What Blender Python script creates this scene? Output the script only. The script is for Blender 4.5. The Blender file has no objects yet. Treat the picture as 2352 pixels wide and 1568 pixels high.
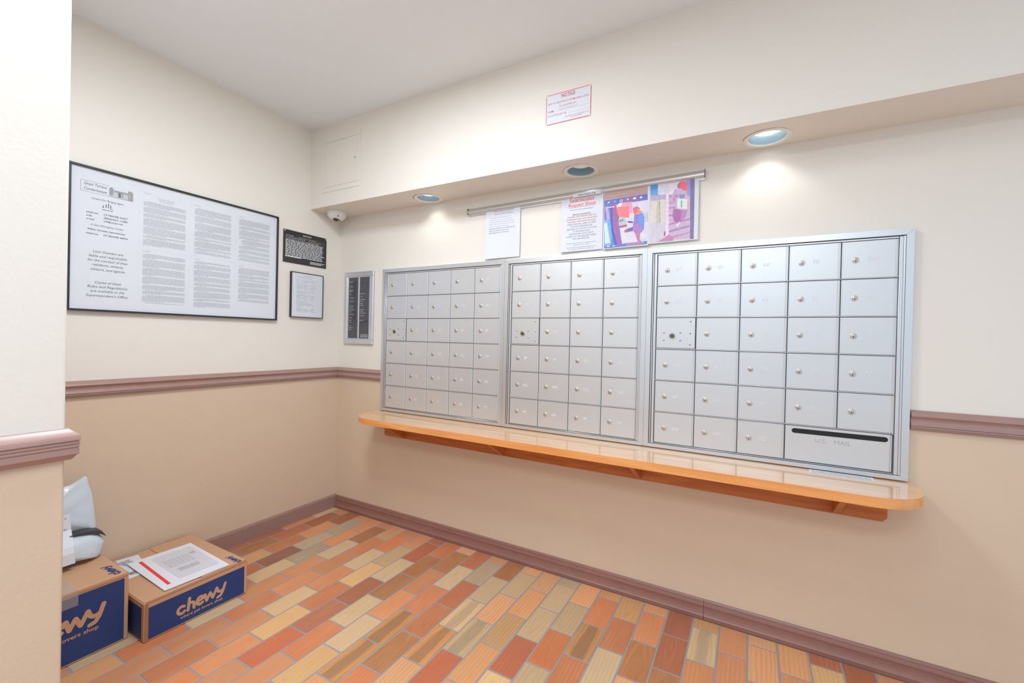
import bpy, math, random
from mathutils import Vector, Matrix
random.seed(7)
sc = bpy.context.scene
COL = sc.collection

# ------------------------------------------------------------------ light levels
WORLD = 0.94
EXPO = 0.04
FILL_LIGHTS = ((1.30, -1.25, 2.50, 0.5, 0.5, 26.5, (0.92, 1.0, 1.07)), (2.3, -1.95, 2.50, 0.5, 0.5, 7, (0.92, 1.0, 1.07)), (2.6, -3.0, 2.50, 1.2, 0.6, 38, (0.87, 1.0, 1.11)))
SPOT = (1.3, 0.2, 2.2)

# ------------------------------------------------------------------ camera
cam_d = bpy.data.cameras.new('camera'); cam = bpy.data.objects.new('camera', cam_d); COL.objects.link(cam)
YAW, PITCH, ROLL = 0.5045, -0.006, 0.0228
Fv = Vector((-math.sin(YAW)*math.cos(PITCH), math.cos(YAW)*math.cos(PITCH), math.sin(PITCH)))
Rv = Vector((math.cos(YAW), math.sin(YAW), 0)); Uv = Rv.cross(Fv)
R2 = Rv*math.cos(ROLL)+Uv*math.sin(ROLL); U2 = -Rv*math.sin(ROLL)+Uv*math.cos(ROLL)
M = Matrix((R2, U2, -Fv)).transposed().to_4x4(); M.translation = Vector((2.5308, -2.0681, 1.2))
cam.matrix_world = M
cam_d.sensor_width = 36; cam_d.lens = 995.35/2352*36; cam_d.clip_start = 0.02
sc.camera = cam

# ------------------------------------------------------------------ world, exposure
w = bpy.data.worlds.new('world'); sc.world = w; w.use_nodes = True
w.node_tree.nodes['Background'].inputs[0].default_value = (0.83, 0.985, 1.12, 1)
w.node_tree.nodes['Background'].inputs[1].default_value = WORLD
vs = sc.view_settings
vs.view_transform = 'Standard'; vs.look = 'None'; vs.gamma = 1; vs.use_curve_mapping = False
vs.exposure = EXPO

def area_light(name, loc, size, size_y, power, color, rot=(0, 0, 0)):
    d = bpy.data.lights.new(name, 'AREA'); d.shape = 'RECTANGLE'; d.size = size; d.size_y = size_y
    d.energy = power; d.color = color
    o = bpy.data.objects.new(name, d); COL.objects.link(o); o.location = loc; o.rotation_euler = rot
    return o
# unseen area lights added at ceiling height to brighten the room, out of view
for lx, ly, lz, sx, sy, pw, c_ in FILL_LIGHTS:
    area_light('unseen_ceiling_fill', (lx, ly, lz), sx, sy, pw, c_)


# ------------------------------------------------------------------ helpers
def lin(c):
    c = c/255.0
    return c/12.92 if c <= 0.04045 else ((c+0.055)/1.055)**2.4
def rgb(*c):
    if len(c) == 1:
        h = c[0]; c = (int(h[0:2], 16), int(h[2:4], 16), int(h[4:6], 16))
    return (lin(c[0]), lin(c[1]), lin(c[2]), 1)
MATS = {}
def mat(name, color, rough=0.6, metal=0.0, bump=0.0, bscale=200.0, coat=0.0, spec=0.5, noise=0.0, nscale=8.0, emit=0.0):
    if name in MATS: return MATS[name]
    m = bpy.data.materials.new(name); m.use_nodes = True; nt = m.node_tree; b = nt.nodes['Principled BSDF']
    b.inputs['Base Color'].default_value = color; b.inputs['Roughness'].default_value = rough
    b.inputs['Metallic'].default_value = metal; b.inputs['Coat Weight'].default_value = coat
    b.inputs['Coat Roughness'].default_value = 0.08; b.inputs['Specular IOR Level'].default_value = spec
    tc = nt.nodes.new('ShaderNodeTexCoord')
    if bump:
        n = nt.nodes.new('ShaderNodeTexNoise'); n.inputs['Scale'].default_value = bscale; n.inputs['Detail'].default_value = 4
        bp = nt.nodes.new('ShaderNodeBump'); bp.inputs['Strength'].default_value = bump; bp.inputs['Distance'].default_value = 0.002
        nt.links.new(tc.outputs['Object'], n.inputs['Vector']); nt.links.new(n.outputs['Fac'], bp.inputs['Height'])
        nt.links.new(bp.outputs['Normal'], b.inputs['Normal'])
    if noise:
        n = nt.nodes.new('ShaderNodeTexNoise'); n.inputs['Scale'].default_value = nscale; n.inputs['Detail'].default_value = 5
        mx = nt.nodes.new('ShaderNodeMix'); mx.data_type = 'RGBA'; mx.blend_type = 'MULTIPLY'
        mr = nt.nodes.new('ShaderNodeMapRange'); mr.inputs['To Min'].default_value = 1-noise; mr.inputs['To Max'].default_value = 1+noise
        nt.links.new(tc.outputs['Object'], n.inputs['Vector']); nt.links.new(n.outputs['Fac'], mr.inputs['Value'])
        mx.inputs['Factor'].default_value = 1; mx.inputs['A'].default_value = color
        nt.links.new(mr.outputs['Result'], mx.inputs['B']); nt.links.new(mx.outputs['Result'], b.inputs['Base Color'])
    if emit:
        b.inputs['Emission Color'].default_value = color; b.inputs['Emission Strength'].default_value = emit
    MATS[name] = m
    return m

W = {}       # world position of each object's origin
class MB:
    """collects faces; build() links them as ONE mesh object"""
    def __init__(s): s.v = []; s.f = []; s.mi = []; s.uv = {}
    def poly(s, pts, mi=0):
        n = len(s.v); s.v += [tuple(p) for p in pts]; s.f.append(tuple(range(n, n+len(pts)))); s.mi.append(mi)
    def box(s, a, b, mi=0, bev=0.0):
        x0, x1 = sorted((a[0], b[0])); y0, y1 = sorted((a[1], b[1])); z0, z1 = sorted((a[2], b[2]))
        if bev <= 0:
            n = len(s.v)
            s.v += [(x0,y0,z0),(x1,y0,z0),(x1,y1,z0),(x0,y1,z0),(x0,y0,z1),(x1,y0,z1),(x1,y1,z1),(x0,y1,z1)]
            for q in ((0,3,2,1),(4,5,6,7),(0,1,5,4),(1,2,6,5),(2,3,7,6),(3,0,4,7)):
                s.f.append(tuple(n+i for i in q)); s.mi.append(mi)
            return
        e = min(bev, (x1-x0)*.49, (y1-y0)*.49, (z1-z0)*.49)
        n = len(s.v); X = (x0, x1); Y = (y0, y1); Z = (z0, z1); sg = (1, -1)
        idx = {}
        for i in (0, 1):
            for j in (0, 1):
                for k in (0, 1):
                    for ax in (0, 1, 2):
                        p = [X[i]+sg[i]*e, Y[j]+sg[j]*e, Z[k]+sg[k]*e]
                        p[ax] = (X[i], Y[j], Z[k])[ax]
                        idx[i, j, k, ax] = len(s.v); s.v.append(tuple(p))
        def add(*q): s.f.append(tuple(q)); s.mi.append(mi)
        for sd in (0, 1):
            q = [idx[sd, j, k, 0] for j, k in ((0,0),(1,0),(1,1),(0,1))]; add(*(q if sd else q[::-1]))
            q = [idx[i, sd, k, 1] for i, k in ((0,0),(0,1),(1,1),(1,0))]; add(*(q if sd else q[::-1]))
            q = [idx[i, j, sd, 2] for i, j in ((0,0),(1,0),(1,1),(0,1))]; add(*(q if sd else q[::-1]))
        for a_ in (0, 1):
            for b_ in (0, 1):
                q = [idx[a_, b_, 0, 0], idx[a_, b_, 1, 0], idx[a_, b_, 1, 1], idx[a_, b_, 0, 1]]; add(*(q if a_ != b_ else q[::-1]))
                q = [idx[a_, 0, b_, 0], idx[a_, 1, b_, 0], idx[a_, 1, b_, 2], idx[a_, 0, b_, 2]]; add(*(q[::-1] if a_ != b_ else q))
                q = [idx[0, a_, b_, 1], idx[1, a_, b_, 1], idx[1, a_, b_, 2], idx[0, a_, b_, 2]]; add(*(q if a_ != b_ else q[::-1]))
        for i in (0, 1):
            for j in (0, 1):
                for k in (0, 1):
                    q = [idx[i, j, k, 0], idx[i, j, k, 1], idx[i, j, k, 2]]; add(*(q if (i+j+k) % 2 else q[::-1]))
    def prism(s, prof, axis, a, b, mi=0, cap=True):
        """extrude a 2-D profile [(p,q)] along axis between a and b; other two axes in xyz order"""
        def P(t, p, q): return {0: (t, p, q), 1: (p, t, q), 2: (p, q, t)}[axis]
        n = len(s.v); L = len(prof)
        s.v += [P(a, *p) for p in prof] + [P(b, *p) for p in prof]
        for i in range(L):
            j = (i+1) % L; s.f.append((n+i, n+j, n+L+j, n+L+i)); s.mi.append(mi)
        if cap:
            s.f.append(tuple(n+i for i in range(L))[::-1]); s.f.append(tuple(n+L+i for i in range(L))); s.mi += [mi, mi]
    def lathe(s, c, prof, axis=2, seg=32, mi=0, capends=False):
        """prof = [(radius, height)] about the axis through c"""
        n = len(s.v); c = Vector(c)
        for r, h in prof:
            for k in range(seg):
                t = 2*math.pi*k/seg; a, b = r*math.cos(t), r*math.sin(t)
                s.v.append(tuple(c+Vector({0: (h, a, b), 1: (b, h, a), 2: (a, b, h)}[axis])))
        for i in range(len(prof)-1):
            for k in range(seg):
                l = (k+1) % seg
                s.f.append((n+i*seg+k, n+i*seg+l, n+(i+1)*seg+l, n+(i+1)*seg+k)); s.mi.append(mi)
        if capends:
            s.f.append(tuple(n+k for k in range(seg))[::-1]); s.mi.append(mi)
            m0 = n+(len(prof)-1)*seg; s.f.append(tuple(m0+k for k in range(seg))); s.mi.append(mi)
    def build(s, name, mats, parent=None, origin=None, smooth=False):
        me = bpy.data.meshes.new(name)
        if parent is not None and origin is None: origin = W[parent.name]
        if origin is None: origin = (0, 0, 0)
        ox, oy, oz = origin
        me.from_pydata([(x-ox, y-oy, z-oz) for x, y, z in s.v], [], s.f)
        if not isinstance(mats, (list, tuple)): mats = [mats]
        for m in mats: me.materials.append(m)
        me.polygons.foreach_set('material_index', s.mi)
        if smooth:
            me.polygons.foreach_set('use_smooth', [True]*len(me.polygons))
            me.set_sharp_from_angle(angle=math.radians(40))
        me.update()
        o = bpy.data.objects.new(name, me); COL.objects.link(o)
        W[o.name] = tuple(origin)
        if parent is not None:
            o.parent = parent; pw = W[parent.name]; o.location = (ox-pw[0], oy-pw[1], oz-pw[2])
        else: o.location = origin
        return o
def tag(o, label=None, cat=None, group=None, kind=None):
    if label: o['label'] = label
    if cat: o['category'] = cat
    if group: o['group'] = group
    if kind: o['kind'] = kind
    return o
def empty(name, loc, label, cat, group=None):
    o = bpy.data.objects.new(name, None); COL.objects.link(o); o.location = loc; W[o.name] = tuple(loc)
    o.empty_display_size = 0.05
    return tag(o, label, cat, group)
def struct(name, mb, mats, smooth=False): return tag(mb.build(name, mats, smooth=smooth), kind='structure')

class Plane:
    """flat drawing surface: u right, v up, n towards the viewer"""
    def __init__(s, o, U, V, N): s.o, s.U, s.V, s.N = Vector(o), Vector(U), Vector(V), Vector(N)
    def p(s, u, v, n=0.0): return tuple(s.o+s.U*u+s.V*v+s.N*n)
BACK = lambda y: Plane((0, y, 0), (1, 0, 0), (0, 0, 1), (0, -1, 0))      # things on the mailbox wall
LEFT = lambda x: Plane((x, 0, 0), (0, 1, 0), (0, 0, 1), (1, 0, 0))       # things on the left wall
GC = {}
def glyphs(text, bold=0.0):
    """flat faces of a line of lettering, normalised to its own bounding box"""
    key = (text, bold)
    if key not in GC:
        cu = bpy.data.curves.new('t', 'FONT'); cu.body = text; cu.size = 1; cu.resolution_u = 2; cu.offset = bold
        ob = bpy.data.objects.new('t', cu); COL.objects.link(ob)
        dg = bpy.context.evaluated_depsgraph_get(); dg.update()
        me = bpy.data.meshes.new_from_object(ob.evaluated_get(dg))
        vs_ = [tuple(v.co) for v in me.vertices]; fs = [tuple(p.vertices) for p in me.polygons]
        bpy.data.objects.remove(ob); bpy.data.curves.remove(cu); bpy.data.meshes.remove(me)
        xs = [v[0] for v in vs_]; ys = [v[1] for v in vs_]
        GC[key] = (vs_, fs, min(xs), max(xs), min(ys), max(ys))
    return GC[key]
def write(mb, pl, text, u, v, h, wd=None, align='c', bold=0.0, mi=0, n=0.0, shear=0.0, slope=0.0):
    """lettering with baseline at v; h = cap height, wd = total width (None: natural)"""
    vs_, fs, x0, x1, y0, y1 = glyphs(text, bold)
    sy = h/0.70; sx = (wd/(x1-x0)) if wd else sy
    tot = (x1-x0)*sx
    u0 = u-(tot/2 if align == 'c' else (tot if align == 'r' else 0))
    k = len(mb.v)
    for x, y, _ in vs_:
        uu = u0+(x-x0)*sx+y*sy*shear; mb.v.append(pl.p(uu, v+y*sy+slope*(uu-u), n))
    for f in fs: mb.f.append(tuple(k+i for i in f)); mb.mi.append(mi)
def rect(mb, pl, u0, v0, u1, v1, n=0.0, mi=0): mb.poly([pl.p(u0, v0, n), pl.p(u1, v0, n), pl.p(u1, v1, n), pl.p(u0, v1, n)], mi)
def wordlines(mb, pl, u0, u1, v, h, mi=0, n=0.0, rnd=None, minw=2, maxw=7):
    """one line of print too small to read: a row of word-sized bars"""
    rnd = rnd or random; u = u0
    while u < u1:
        wd = h*rnd.uniform(minw, maxw)*0.62; e = min(u+wd, u1)
        if e-u > h*0.4: rect(mb, pl, u, v, e, v+h*0.62, n, mi)
        u = e+h*0.5
def stroke(mb, pl, pts, wd, mi=0, n=0.0):
    """thick pen stroke with round ends"""
    for (a, b), (c, d) in zip(pts, pts[1:]):
        n += 1e-5
        L = math.hypot(c-a, d-b)
        if L < 1e-9: continue
        px, py = -(d-b)/L*wd/2, (c-a)/L*wd/2
        mb.poly([pl.p(a-px, b-py, n), pl.p(c-px, d-py, n), pl.p(c+px, d+py, n), pl.p(a+px, b+py, n)], mi)
    for a, b in pts:
        n += 1e-5
        mb.poly([pl.p(a+wd/2*math.cos(t*math.pi/8), b+wd/2*math.sin(t*math.pi/8), n) for t in range(16)], mi)
def disc(mb, pl, u, v, r, n=0.0, mi=0, seg=20): mb.poly([pl.p(u+r*math.cos(2*math.pi*t/seg), v+r*math.sin(2*math.pi*t/seg), n) for t in range(seg)], mi)
def slab(mb, pl, u0, v0, u1, v1, n0, n1, mi=0, bev=0.0):
    a, b = pl.p(u0, v0, n0), pl.p(u1, v1, n1); mb.box(a, b, mi, bev)

# ------------------------------------------------------------------ materials
M_CREAM = mat('cream_paint', rgb(229, 223, 214), 0.45, bump=0.22, bscale=90, spec=0.35)
M_TAN = mat('tan_paint', rgb(215, 192, 168), 0.42, bump=0.26, bscale=110, spec=0.4, noise=0.02)
M_CEIL = mat('ceiling_paint', rgb(236, 242, 247), 0.7, bump=0.12, bscale=120)
M_RAIL = mat('mauve_brown_paint', rgb(164, 131, 123), 0.30, spec=0.5, noise=0.08, nscale=30)
M_RAILD = mat('mauve_brown_flat_paint', rgb(158, 126, 116), 0.5, spec=0.4, noise=0.10, nscale=60)
M_BASE = mat('mauve_brown_ceramic', rgb(146, 104, 94), 0.32, spec=0.5, noise=0.10, nscale=40)
M_ALU = mat('brushed_aluminium', rgb(212, 214, 217), 0.34, metal=0.75, noise=0.015, nscale=30)
M_DOOR = mat('mailbox_door_aluminium', rgb(212, 213, 215), 0.38, metal=0.6)
M_GAP = mat('mailbox_gap', rgb(120, 124, 130), 0.6, metal=0.3)
M_CHROME = mat('worn_chrome', rgb(204, 196, 188), 0.35, metal=0.8)
M_SLOT = mat('black_opening', rgb(18, 18, 18), 0.6)
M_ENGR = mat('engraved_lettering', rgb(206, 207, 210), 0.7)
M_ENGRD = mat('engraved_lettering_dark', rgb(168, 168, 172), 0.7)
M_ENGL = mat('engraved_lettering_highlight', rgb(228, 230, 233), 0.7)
M_PAPER = mat('white_paper', rgb(219, 222, 230), 0.75)
M_INK = mat('grey_ink', rgb(135, 137, 145), 0.8)
M_INKD = mat('dark_ink', rgb(80, 82, 92), 0.8)
M_INKL = mat('pale_ink', rgb(176, 178, 186), 0.8)
M_RED = mat('red_ink', rgb(232, 78, 82), 0.7)
M_REDL = mat('soft_red_ink', rgb(196, 110, 112), 0.7)
M_BLACK = mat('black_frame', rgb(38, 40, 44), 0.4)
M_WHITE = mat('white_trim', rgb(235, 233, 228), 0.4)
M_KRAFT = mat('kraft_cardboard', rgb(200, 156, 122), 0.75, noise=0.05, nscale=60)
M_KRAFTE = mat('kraft_cardboard_edge', rgb(168, 118, 84), 0.85)
M_NAVY = mat('navy_print', rgb(34, 60, 118), 0.6, noise=0.12, nscale=12)
M_MAILER = mat('pale_blue_plastic', rgb(206, 218, 228), 0.38, coat=0.2, bump=0.9, bscale=22)

# wood: pale maple, lacquered, grain along x
def wood(name, c1, c2, rough, coat, axis_scale=(1.2, 14, 14)):
    m = bpy.data.materials.new(name); m.use_nodes = True; nt = m.node_tree; b = nt.nodes['Principled BSDF']
    tc = nt.nodes.new('ShaderNodeTexCoord'); mp = nt.nodes.new('ShaderNodeMapping'); mp.inputs['Scale'].default_value = axis_scale
    n = nt.nodes.new('ShaderNodeTexNoise'); n.inputs['Scale'].default_value = 3.0; n.inputs['Detail'].default_value = 6; n.inputs['Distortion'].default_value = 0.6
    cr = nt.nodes.new('ShaderNodeValToRGB'); cr.color_ramp.elements[0].position = 0.35; cr.color_ramp.elements[0].color = c1
    cr.color_ramp.elements[1].position = 0.68; cr.color_ramp.elements[1].color = c2
    nt.links.new(tc.outputs['Object'], mp.inputs['Vector']); nt.links.new(mp.outputs['Vector'], n.inputs['Vector'])
    nt.links.new(n.outputs['Fac'], cr.inputs['Fac']); nt.links.new(cr.outputs['Color'], b.inputs['Base Color'])
    b.inputs['Roughness'].default_value = rough; b.inputs['Coat Weight'].default_value = coat; b.inputs['Coat Roughness'].default_value = 0.05
    return m
M_TOP = wood('lacquered_maple', rgb(226, 172, 120), rgb(236, 192, 146), 0.3, 1.0)
M_EDGE = wood('maple_edge', rgb(228, 148, 78), rgb(238, 170, 104), 0.4, 0.3)
M_PLY = wood('stained_plywood', rgb(178, 98, 42), rgb(202, 122, 60), 0.5, 0.1)

# ------------------------------------------------------------------ the setting
XR, YB, ZC, ZS, SD = 4.5, -3.7, 2.523, 2.012, 0.239
PX, PY = 1.189, -1.700
ZT = 0.940                                              # colour change behind the chair rail
def wallface(mb, a, b, z0=0.0, z1=ZC, flip=False):
    """vertical wall from a to b (plan points), two-tone"""
    for lo, hi, mi in ((z0, min(ZT, z1), 1), (max(ZT, z0), z1, 0)):
        if hi <= lo: continue
        q = [(a[0], a[1], lo), (b[0], b[1], lo), (b[0], b[1], hi), (a[0], a[1], hi)]
        mb.poly(q[::-1] if flip else q, mi)
m = MB(); m.box((-0.15, 0, -0.1), (XR+.15, 0.15, ZT), 1); m.box((-0.15, 0, ZT), (XR+.15, 0.15, ZC+.1), 0)
struct('wall_back', m, [M_CREAM, M_TAN])
m = MB(); m.box((-0.15, PY-.1, -0.1), (0, 0, ZT), 1); m.box((-0.15, PY-.1, ZT), (0, 0, ZC+.1), 0)
struct('wall_left', m, [M_CREAM, M_TAN])
# the thick wall end nearer the camera, with softly rounded corner
m = MB(); r_ = 0.006
prof = [(0.0, PY), (PX-r_, PY)] + [(PX-r_+r_*math.sin(t*math.pi/8), PY-r_+r_*math.cos(t*math.pi/8)) for t in range(1, 5)] + [(PX, YB), (0.0, YB)]
m.prism(prof, 2, -0.1, ZT, 1); m.prism(prof, 2, ZT, ZC+.1, 0)
struct('wall_pier', m, [M_CREAM, M_TAN])
m = MB(); m.box((-0.15, YB-.15, ZC), (XR+.15, 0.15, ZC+.12), 0)
struct('ceiling', m, M_CEIL)
# soffit with round holes for the downlights
DL = [(0.853, -0.085), (1.795, -0.092), (2.567, -0.096)]; RH = 0.070
m = MB()
m.poly([(0, -SD, ZS), (XR, -SD, ZS), (XR, -SD, ZC), (0, -SD, ZC)])
cuts = [0.0]; 
for x, y in DL: cuts += [x-.08, x+.08]
cuts.append(XR)
for i in range(0, len(cuts), 2): m.poly([(cuts[i], 0, ZS), (cuts[i+1], 0, ZS), (cuts[i+1], -SD, ZS), (cuts[i], -SD, ZS)])
for x, y in DL:
    N = 40
    for k in range(N):
        def ringp(k): t = 2*math.pi*k/N; return (x+RH*math.cos(t), y+RH*math.sin(t), ZS)
        def sqp(k):
            t = 2*math.pi*k/N; c, s_ = math.cos(t), math.sin(t); q = 1/max(abs(c), abs(s_)); return (x+.08*c*q, y+.08*s_*q, ZS)
        m.poly([ringp(k), sqp(k), sqp(k+1), ringp(k+1)])
    m.poly([(x-.08, 0, ZS), (x+.08, 0, ZS), (x+.08, y+.08, ZS), (x-.08, y+.08, ZS)])
    m.poly([(x-.08, y-.08, ZS), (x+.08, y-.08, ZS), (x+.08, -SD, ZS), (x-.08, -SD, ZS)])
struct('wall_soffit', m, M_CREAM)

# floor: glazed wood-look brick tiles in running bond, long side towards the mailbox wall
PAL = {'R': ((190,104,72),(208,124,86)), 'S': ((208,124,80),(226,154,104)), 'O': ((208,138,94),(222,160,114)), 'P': ((222,164,114),(212,130,82)),
       'T': ((208,174,132),(196,156,114)), 'G': ((184,158,126),(204,174,138)), 'B': ((176,116,74),(206,148,98)), 'N': ((180,108,76),(196,130,94)),
       'D': ((152,98,76),(196,140,106)), 'Y': ((224,178,122),(218,152,94)), 'L': ((206,156,104),(186,134,88)), 'X': ((216,150,92),(150,112,82)), 'V': ((216,178,128),(168,144,116))}
ROWS = {24: 'TTTTTTTT', 23: 'TONNNNOO', 22: 'ONNBNOOO', 21: 'NOSPOTOO', 20: 'OGGDNNOO', 19: 'OOGTSOTO', 18: 'OBTOOTSP', 17: 'PSOOSOOO', 16: 'OSTOTOSO',
        15: 'OTYSYOSP', 14: 'NRTNNROT', 13: 'SBBTSOPO', 12: 'PBOOTYOS', 11: 'NTSXXOPN', 10: 'PGNSBSOT', 9: 'BTVXPOSN', 8: 'PTPVRTOS', 7: 'PPLPOSTO',
        6: 'GTTRYOSP', 5: 'PTSTOPNO', 4: 'PSXSTOPO', 3: 'LSTOPNSO', 2: 'POBPTOSN', 1: 'NNBOPTSO', 0: 'LVOPSTON', -1: 'OOPTNOSP', -2: 'PPOSTNOP', -3: 'POTNSPOT',
        -4: 'NYOPSTON', -5: 'NOTPSOTP', -6: 'OTSPONTS'}
CW, CL, XG = 0.1033, 0.2145, 2.338
fv, ff, fmi, fcol, fcol2, fuv, fuv2 = [], [], [], [], [], [], []
rf = random.Random(21)
def tile(x0, x1, y0, y1, code):
    g, bv, h = 0.0035, 0.0012, 0.0016
    x0 = max(x0+g, 0.012); x1 = min(x1-g, XR); y0 = y0+g; y1 = min(y1-g, -0.014)
    if x1-x0 < 0.008 or y1-y0 < 0.008: return
    if x0 < PX+0.0 and y1 < PY: return
    n = len(fv)
    for (a, b, c, d, z) in ((x0, x1, y0, y1, 0.0-h), (x0, x1, y0, y1, 0.0-bv*.5), (x0+bv, x1-bv, y0+bv, y1-bv, 0.0)):
        fv.extend([(a, c, z), (b, c, z), (b, d, z), (a, d, z)])
    fs = [(8, 9, 10, 11)]
    for L in (0, 4):
        for i in range(4): j = (i+1) % 4; fs.append((L+i, L+j, L+4+j, L+4+i))
    A, B = PAL[code]; v = rf.uniform(0.95, 1.05); t = rf.uniform(-6, 6)
    ga, gb = sum(A)/3, sum(B)/3
    A = rgb(*[min(255, max(0, (ga+(a-ga)*.93)*v+t*s)) for a, s in zip(A, (1, 0, -.6))]); B = rgb(*[min(255, (gb+(b-gb)*.93)*v) for b in B])
    cath = code in 'BGVLSTX' and rf.random() < .6 or rf.random() < .3
    cu = (x0+x1)/2+(rf.uniform(-.015, .015) if cath else rf.choice((-1, 1))*rf.uniform(.10, .3))
    cv = (y0+y1)/2+(rf.choice((-1, 1))*rf.uniform(.03, .14) if cath else rf.uniform(-.3, .3))
    off = rf.uniform(0, 50)
    core = 1.0 if code in 'XV' else 0.0
    for q in fs:
        ff.append(tuple(n+i for i in q)); fmi.append(0)
        for i in q:
            X, Y, _ = fv[n+i]
            fcol.append(A); fcol2.append((B[0], B[1], B[2], 1)); fuv.append((X-cu, Y-cv)); fuv2.append(((X-(x0+x1)/2)/(CW/2) + (0 if core else 5), off))
for k in range(24, -24, -1):
    xs = XG-CW*k; off = -0.082 if k % 2 == 0 else -0.192
    row = ROWS.get(k, '')
    for j in range(0, 27):
        y1 = off-CL*(j-1); y0 = y1-CL
        if j == 0: y1 = -0.014; y0 = off
        code = row[j] if j < len(row) else rf.choice('RSOPTGBNDYLOXVTP')
        tile(xs, xs+CW, y0, y1, code)
n = len(fv); fv.extend([(0, YB, -0.0014), (XR, YB, -0.0014), (XR, 0, -0.0014), (0, 0, -0.0014), (0, YB, -0.1), (XR, YB, -0.1), (XR, 0, -0.1), (0, 0, -0.1)])
for q in ((0,1,2,3),(7,6,5,4),(0,4,5,1),(1,5,6,2),(2,6,7,3),(3,7,4,0)):
    ff.append(tuple(n+i for i in q)); fmi.append(1)
    for _ in q: fcol.append((.5,.5,.5,1)); fcol2.append((.5,.5,.5,1)); fuv.append((0,0)); fuv2.append((5,0))
me = bpy.data.meshes.new('floor'); me.from_pydata(fv, [], ff)
ca = me.color_attributes.new('glaze_a', 'FLOAT_COLOR', 'CORNER'); ca.data.foreach_set('color', [c for q in fcol for c in q])
cb = me.color_attributes.new('glaze_b', 'FLOAT_COLOR', 'CORNER'); cb.data.foreach_set('color', [c for q in fcol2 for c in q])
u1 = me.uv_layers.new(name='grain'); u1.data.foreach_set('uv', [c for q in fuv for c in q])
u2 = me.uv_layers.new(name='core'); u2.data.foreach_set('uv', [c for q in fuv2 for c in q])
mt = bpy.data.materials.new('wood_look_tile'); mt.use_nodes = True; nt = mt.node_tree; b = nt.nodes['Principled BSDF']
def N_(t, **kw):
    nd = nt.nodes.new(t)
    for k_, v_ in kw.items(): setattr(nd, k_, v_)
    return nd
LK = nt.links.new
def math_(op, a, b_=None, c_=None):
    nd = N_('ShaderNodeMath', operation=op)
    for i, x in enumerate((a, b_, c_)):
        if x is None: continue
        if isinstance(x, (int, float)): nd.inputs[i].default_value = x
        else: LK(x, nd.inputs[i])
    return nd.outputs[0]
uvn = N_('ShaderNodeUVMap', uv_map='grain'); uvc = N_('ShaderNodeUVMap', uv_map='core')
s1 = N_('ShaderNodeSeparateXYZ'); LK(uvn.outputs[0], s1.inputs[0]); s2 = N_('ShaderNodeSeparateXYZ'); LK(uvc.outputs[0], s2.inputs[0])
cmb = N_('ShaderNodeCombineXYZ'); LK(math_('MULTIPLY', s1.outputs[0], 14), cmb.inputs[0]); LK(math_('MULTIPLY', s1.outputs[1], 4), cmb.inputs[1]); LK(s2.outputs[1], cmb.inputs[2])
nz = N_('ShaderNodeTexNoise'); nz.inputs['Scale'].default_value = 1.0; nz.inputs['Detail'].default_value = 3; LK(cmb.outputs[0], nz.inputs['Vector'])
nzo = math_('SUBTRACT', nz.outputs['Fac'], 0.5)
du = s1.outputs[0]; dv = math_('MULTIPLY', s1.outputs[1], 0.13)
dd = math_('SQRT', math_('ADD', math_('MULTIPLY', du, du), math_('MULTIPLY', dv, dv)))
dd = math_('ADD', dd, math_('MULTIPLY', nzo, 0.022))
ring = math_('SINE', math_('MULTIPLY', dd, 420))
ring = math_('MULTIPLY_ADD', ring, 0.5, 0.5); ring = math_('POWER', ring, 1.6)
cm2 = N_('ShaderNodeCombineXYZ'); LK(math_('MULTIPLY', s1.outputs[0], 300), cm2.inputs[0]); LK(math_('MULTIPLY', s1.outputs[1], 14), cm2.inputs[1]); LK(s2.outputs[1], cm2.inputs[2])
nf = N_('ShaderNodeTexNoise'); nf.inputs['Scale'].default_value = 1.0; nf.inputs['Detail'].default_value = 4; LK(cm2.outputs[0], nf.inputs['Vector'])
broad = N_('ShaderNodeMapRange'); broad.inputs['From Min'].default_value = 0.38; broad.inputs['From Max'].default_value = 0.68; LK(nz.outputs['Fac'], broad.inputs['Value'])
core = N_('ShaderNodeMapRange'); core.interpolation_type = 'SMOOTHSTEP'
core.inputs['From Min'].default_value = 0.30; core.inputs['From Max'].default_value = 0.62
core.inputs['To Min'].default_value = 1.0; core.inputs['To Max'].default_value = 0.0
LK(math_('ADD', math_('ABSOLUTE', s2.outputs[0]), math_('MULTIPLY', nzo, 0.9)), core.inputs['Value'])
fac = math_('MULTIPLY', ring, math_('MULTIPLY', broad.outputs[0], 0.55))
fac = math_('ADD', fac, math_('MULTIPLY', math_('SUBTRACT', nf.outputs['Fac'], 0.42), 0.7))
fac = math_('MAXIMUM', fac, math_('MULTIPLY', core.outputs[0], 0.72))
cl = N_('ShaderNodeClamp'); LK(fac, cl.inputs[0])
va = N_('ShaderNodeVertexColor', layer_name='glaze_a'); vb = N_('ShaderNodeVertexColor', layer_name='glaze_b')
mx = N_('ShaderNodeMix', data_type='RGBA'); LK(cl.outputs[0], mx.inputs['Factor']); LK(va.outputs[0], mx.inputs['A']); LK(vb.outputs[0], mx.inputs['B'])
dk = N_('ShaderNodeMix', data_type='RGBA', blend_type='MULTIPLY'); LK(mx.outputs['Result'], dk.inputs['A']); dk.inputs['B'].default_value = (0.74, 0.66, 0.6, 1)
LK(math_('MULTIPLY', math_('POWER', ring, 4), math_('MULTIPLY', math_('SUBTRACT', 1.0, broad.outputs[0]), 0.30)), dk.inputs['Factor'])
LK(dk.outputs['Result'], b.inputs['Base Color']); b.inputs['Roughness'].default_value = 0.38; b.inputs['Specular IOR Level'].default_value = 0.4
M_GROUT = mat('grey_grout', rgb(152, 150, 152), 0.85, noise=0.10, nscale=90)
me.materials.append(mt); me.materials.append(M_GROUT); me.polygons.foreach_set('material_index', fmi); me.update()
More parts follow.
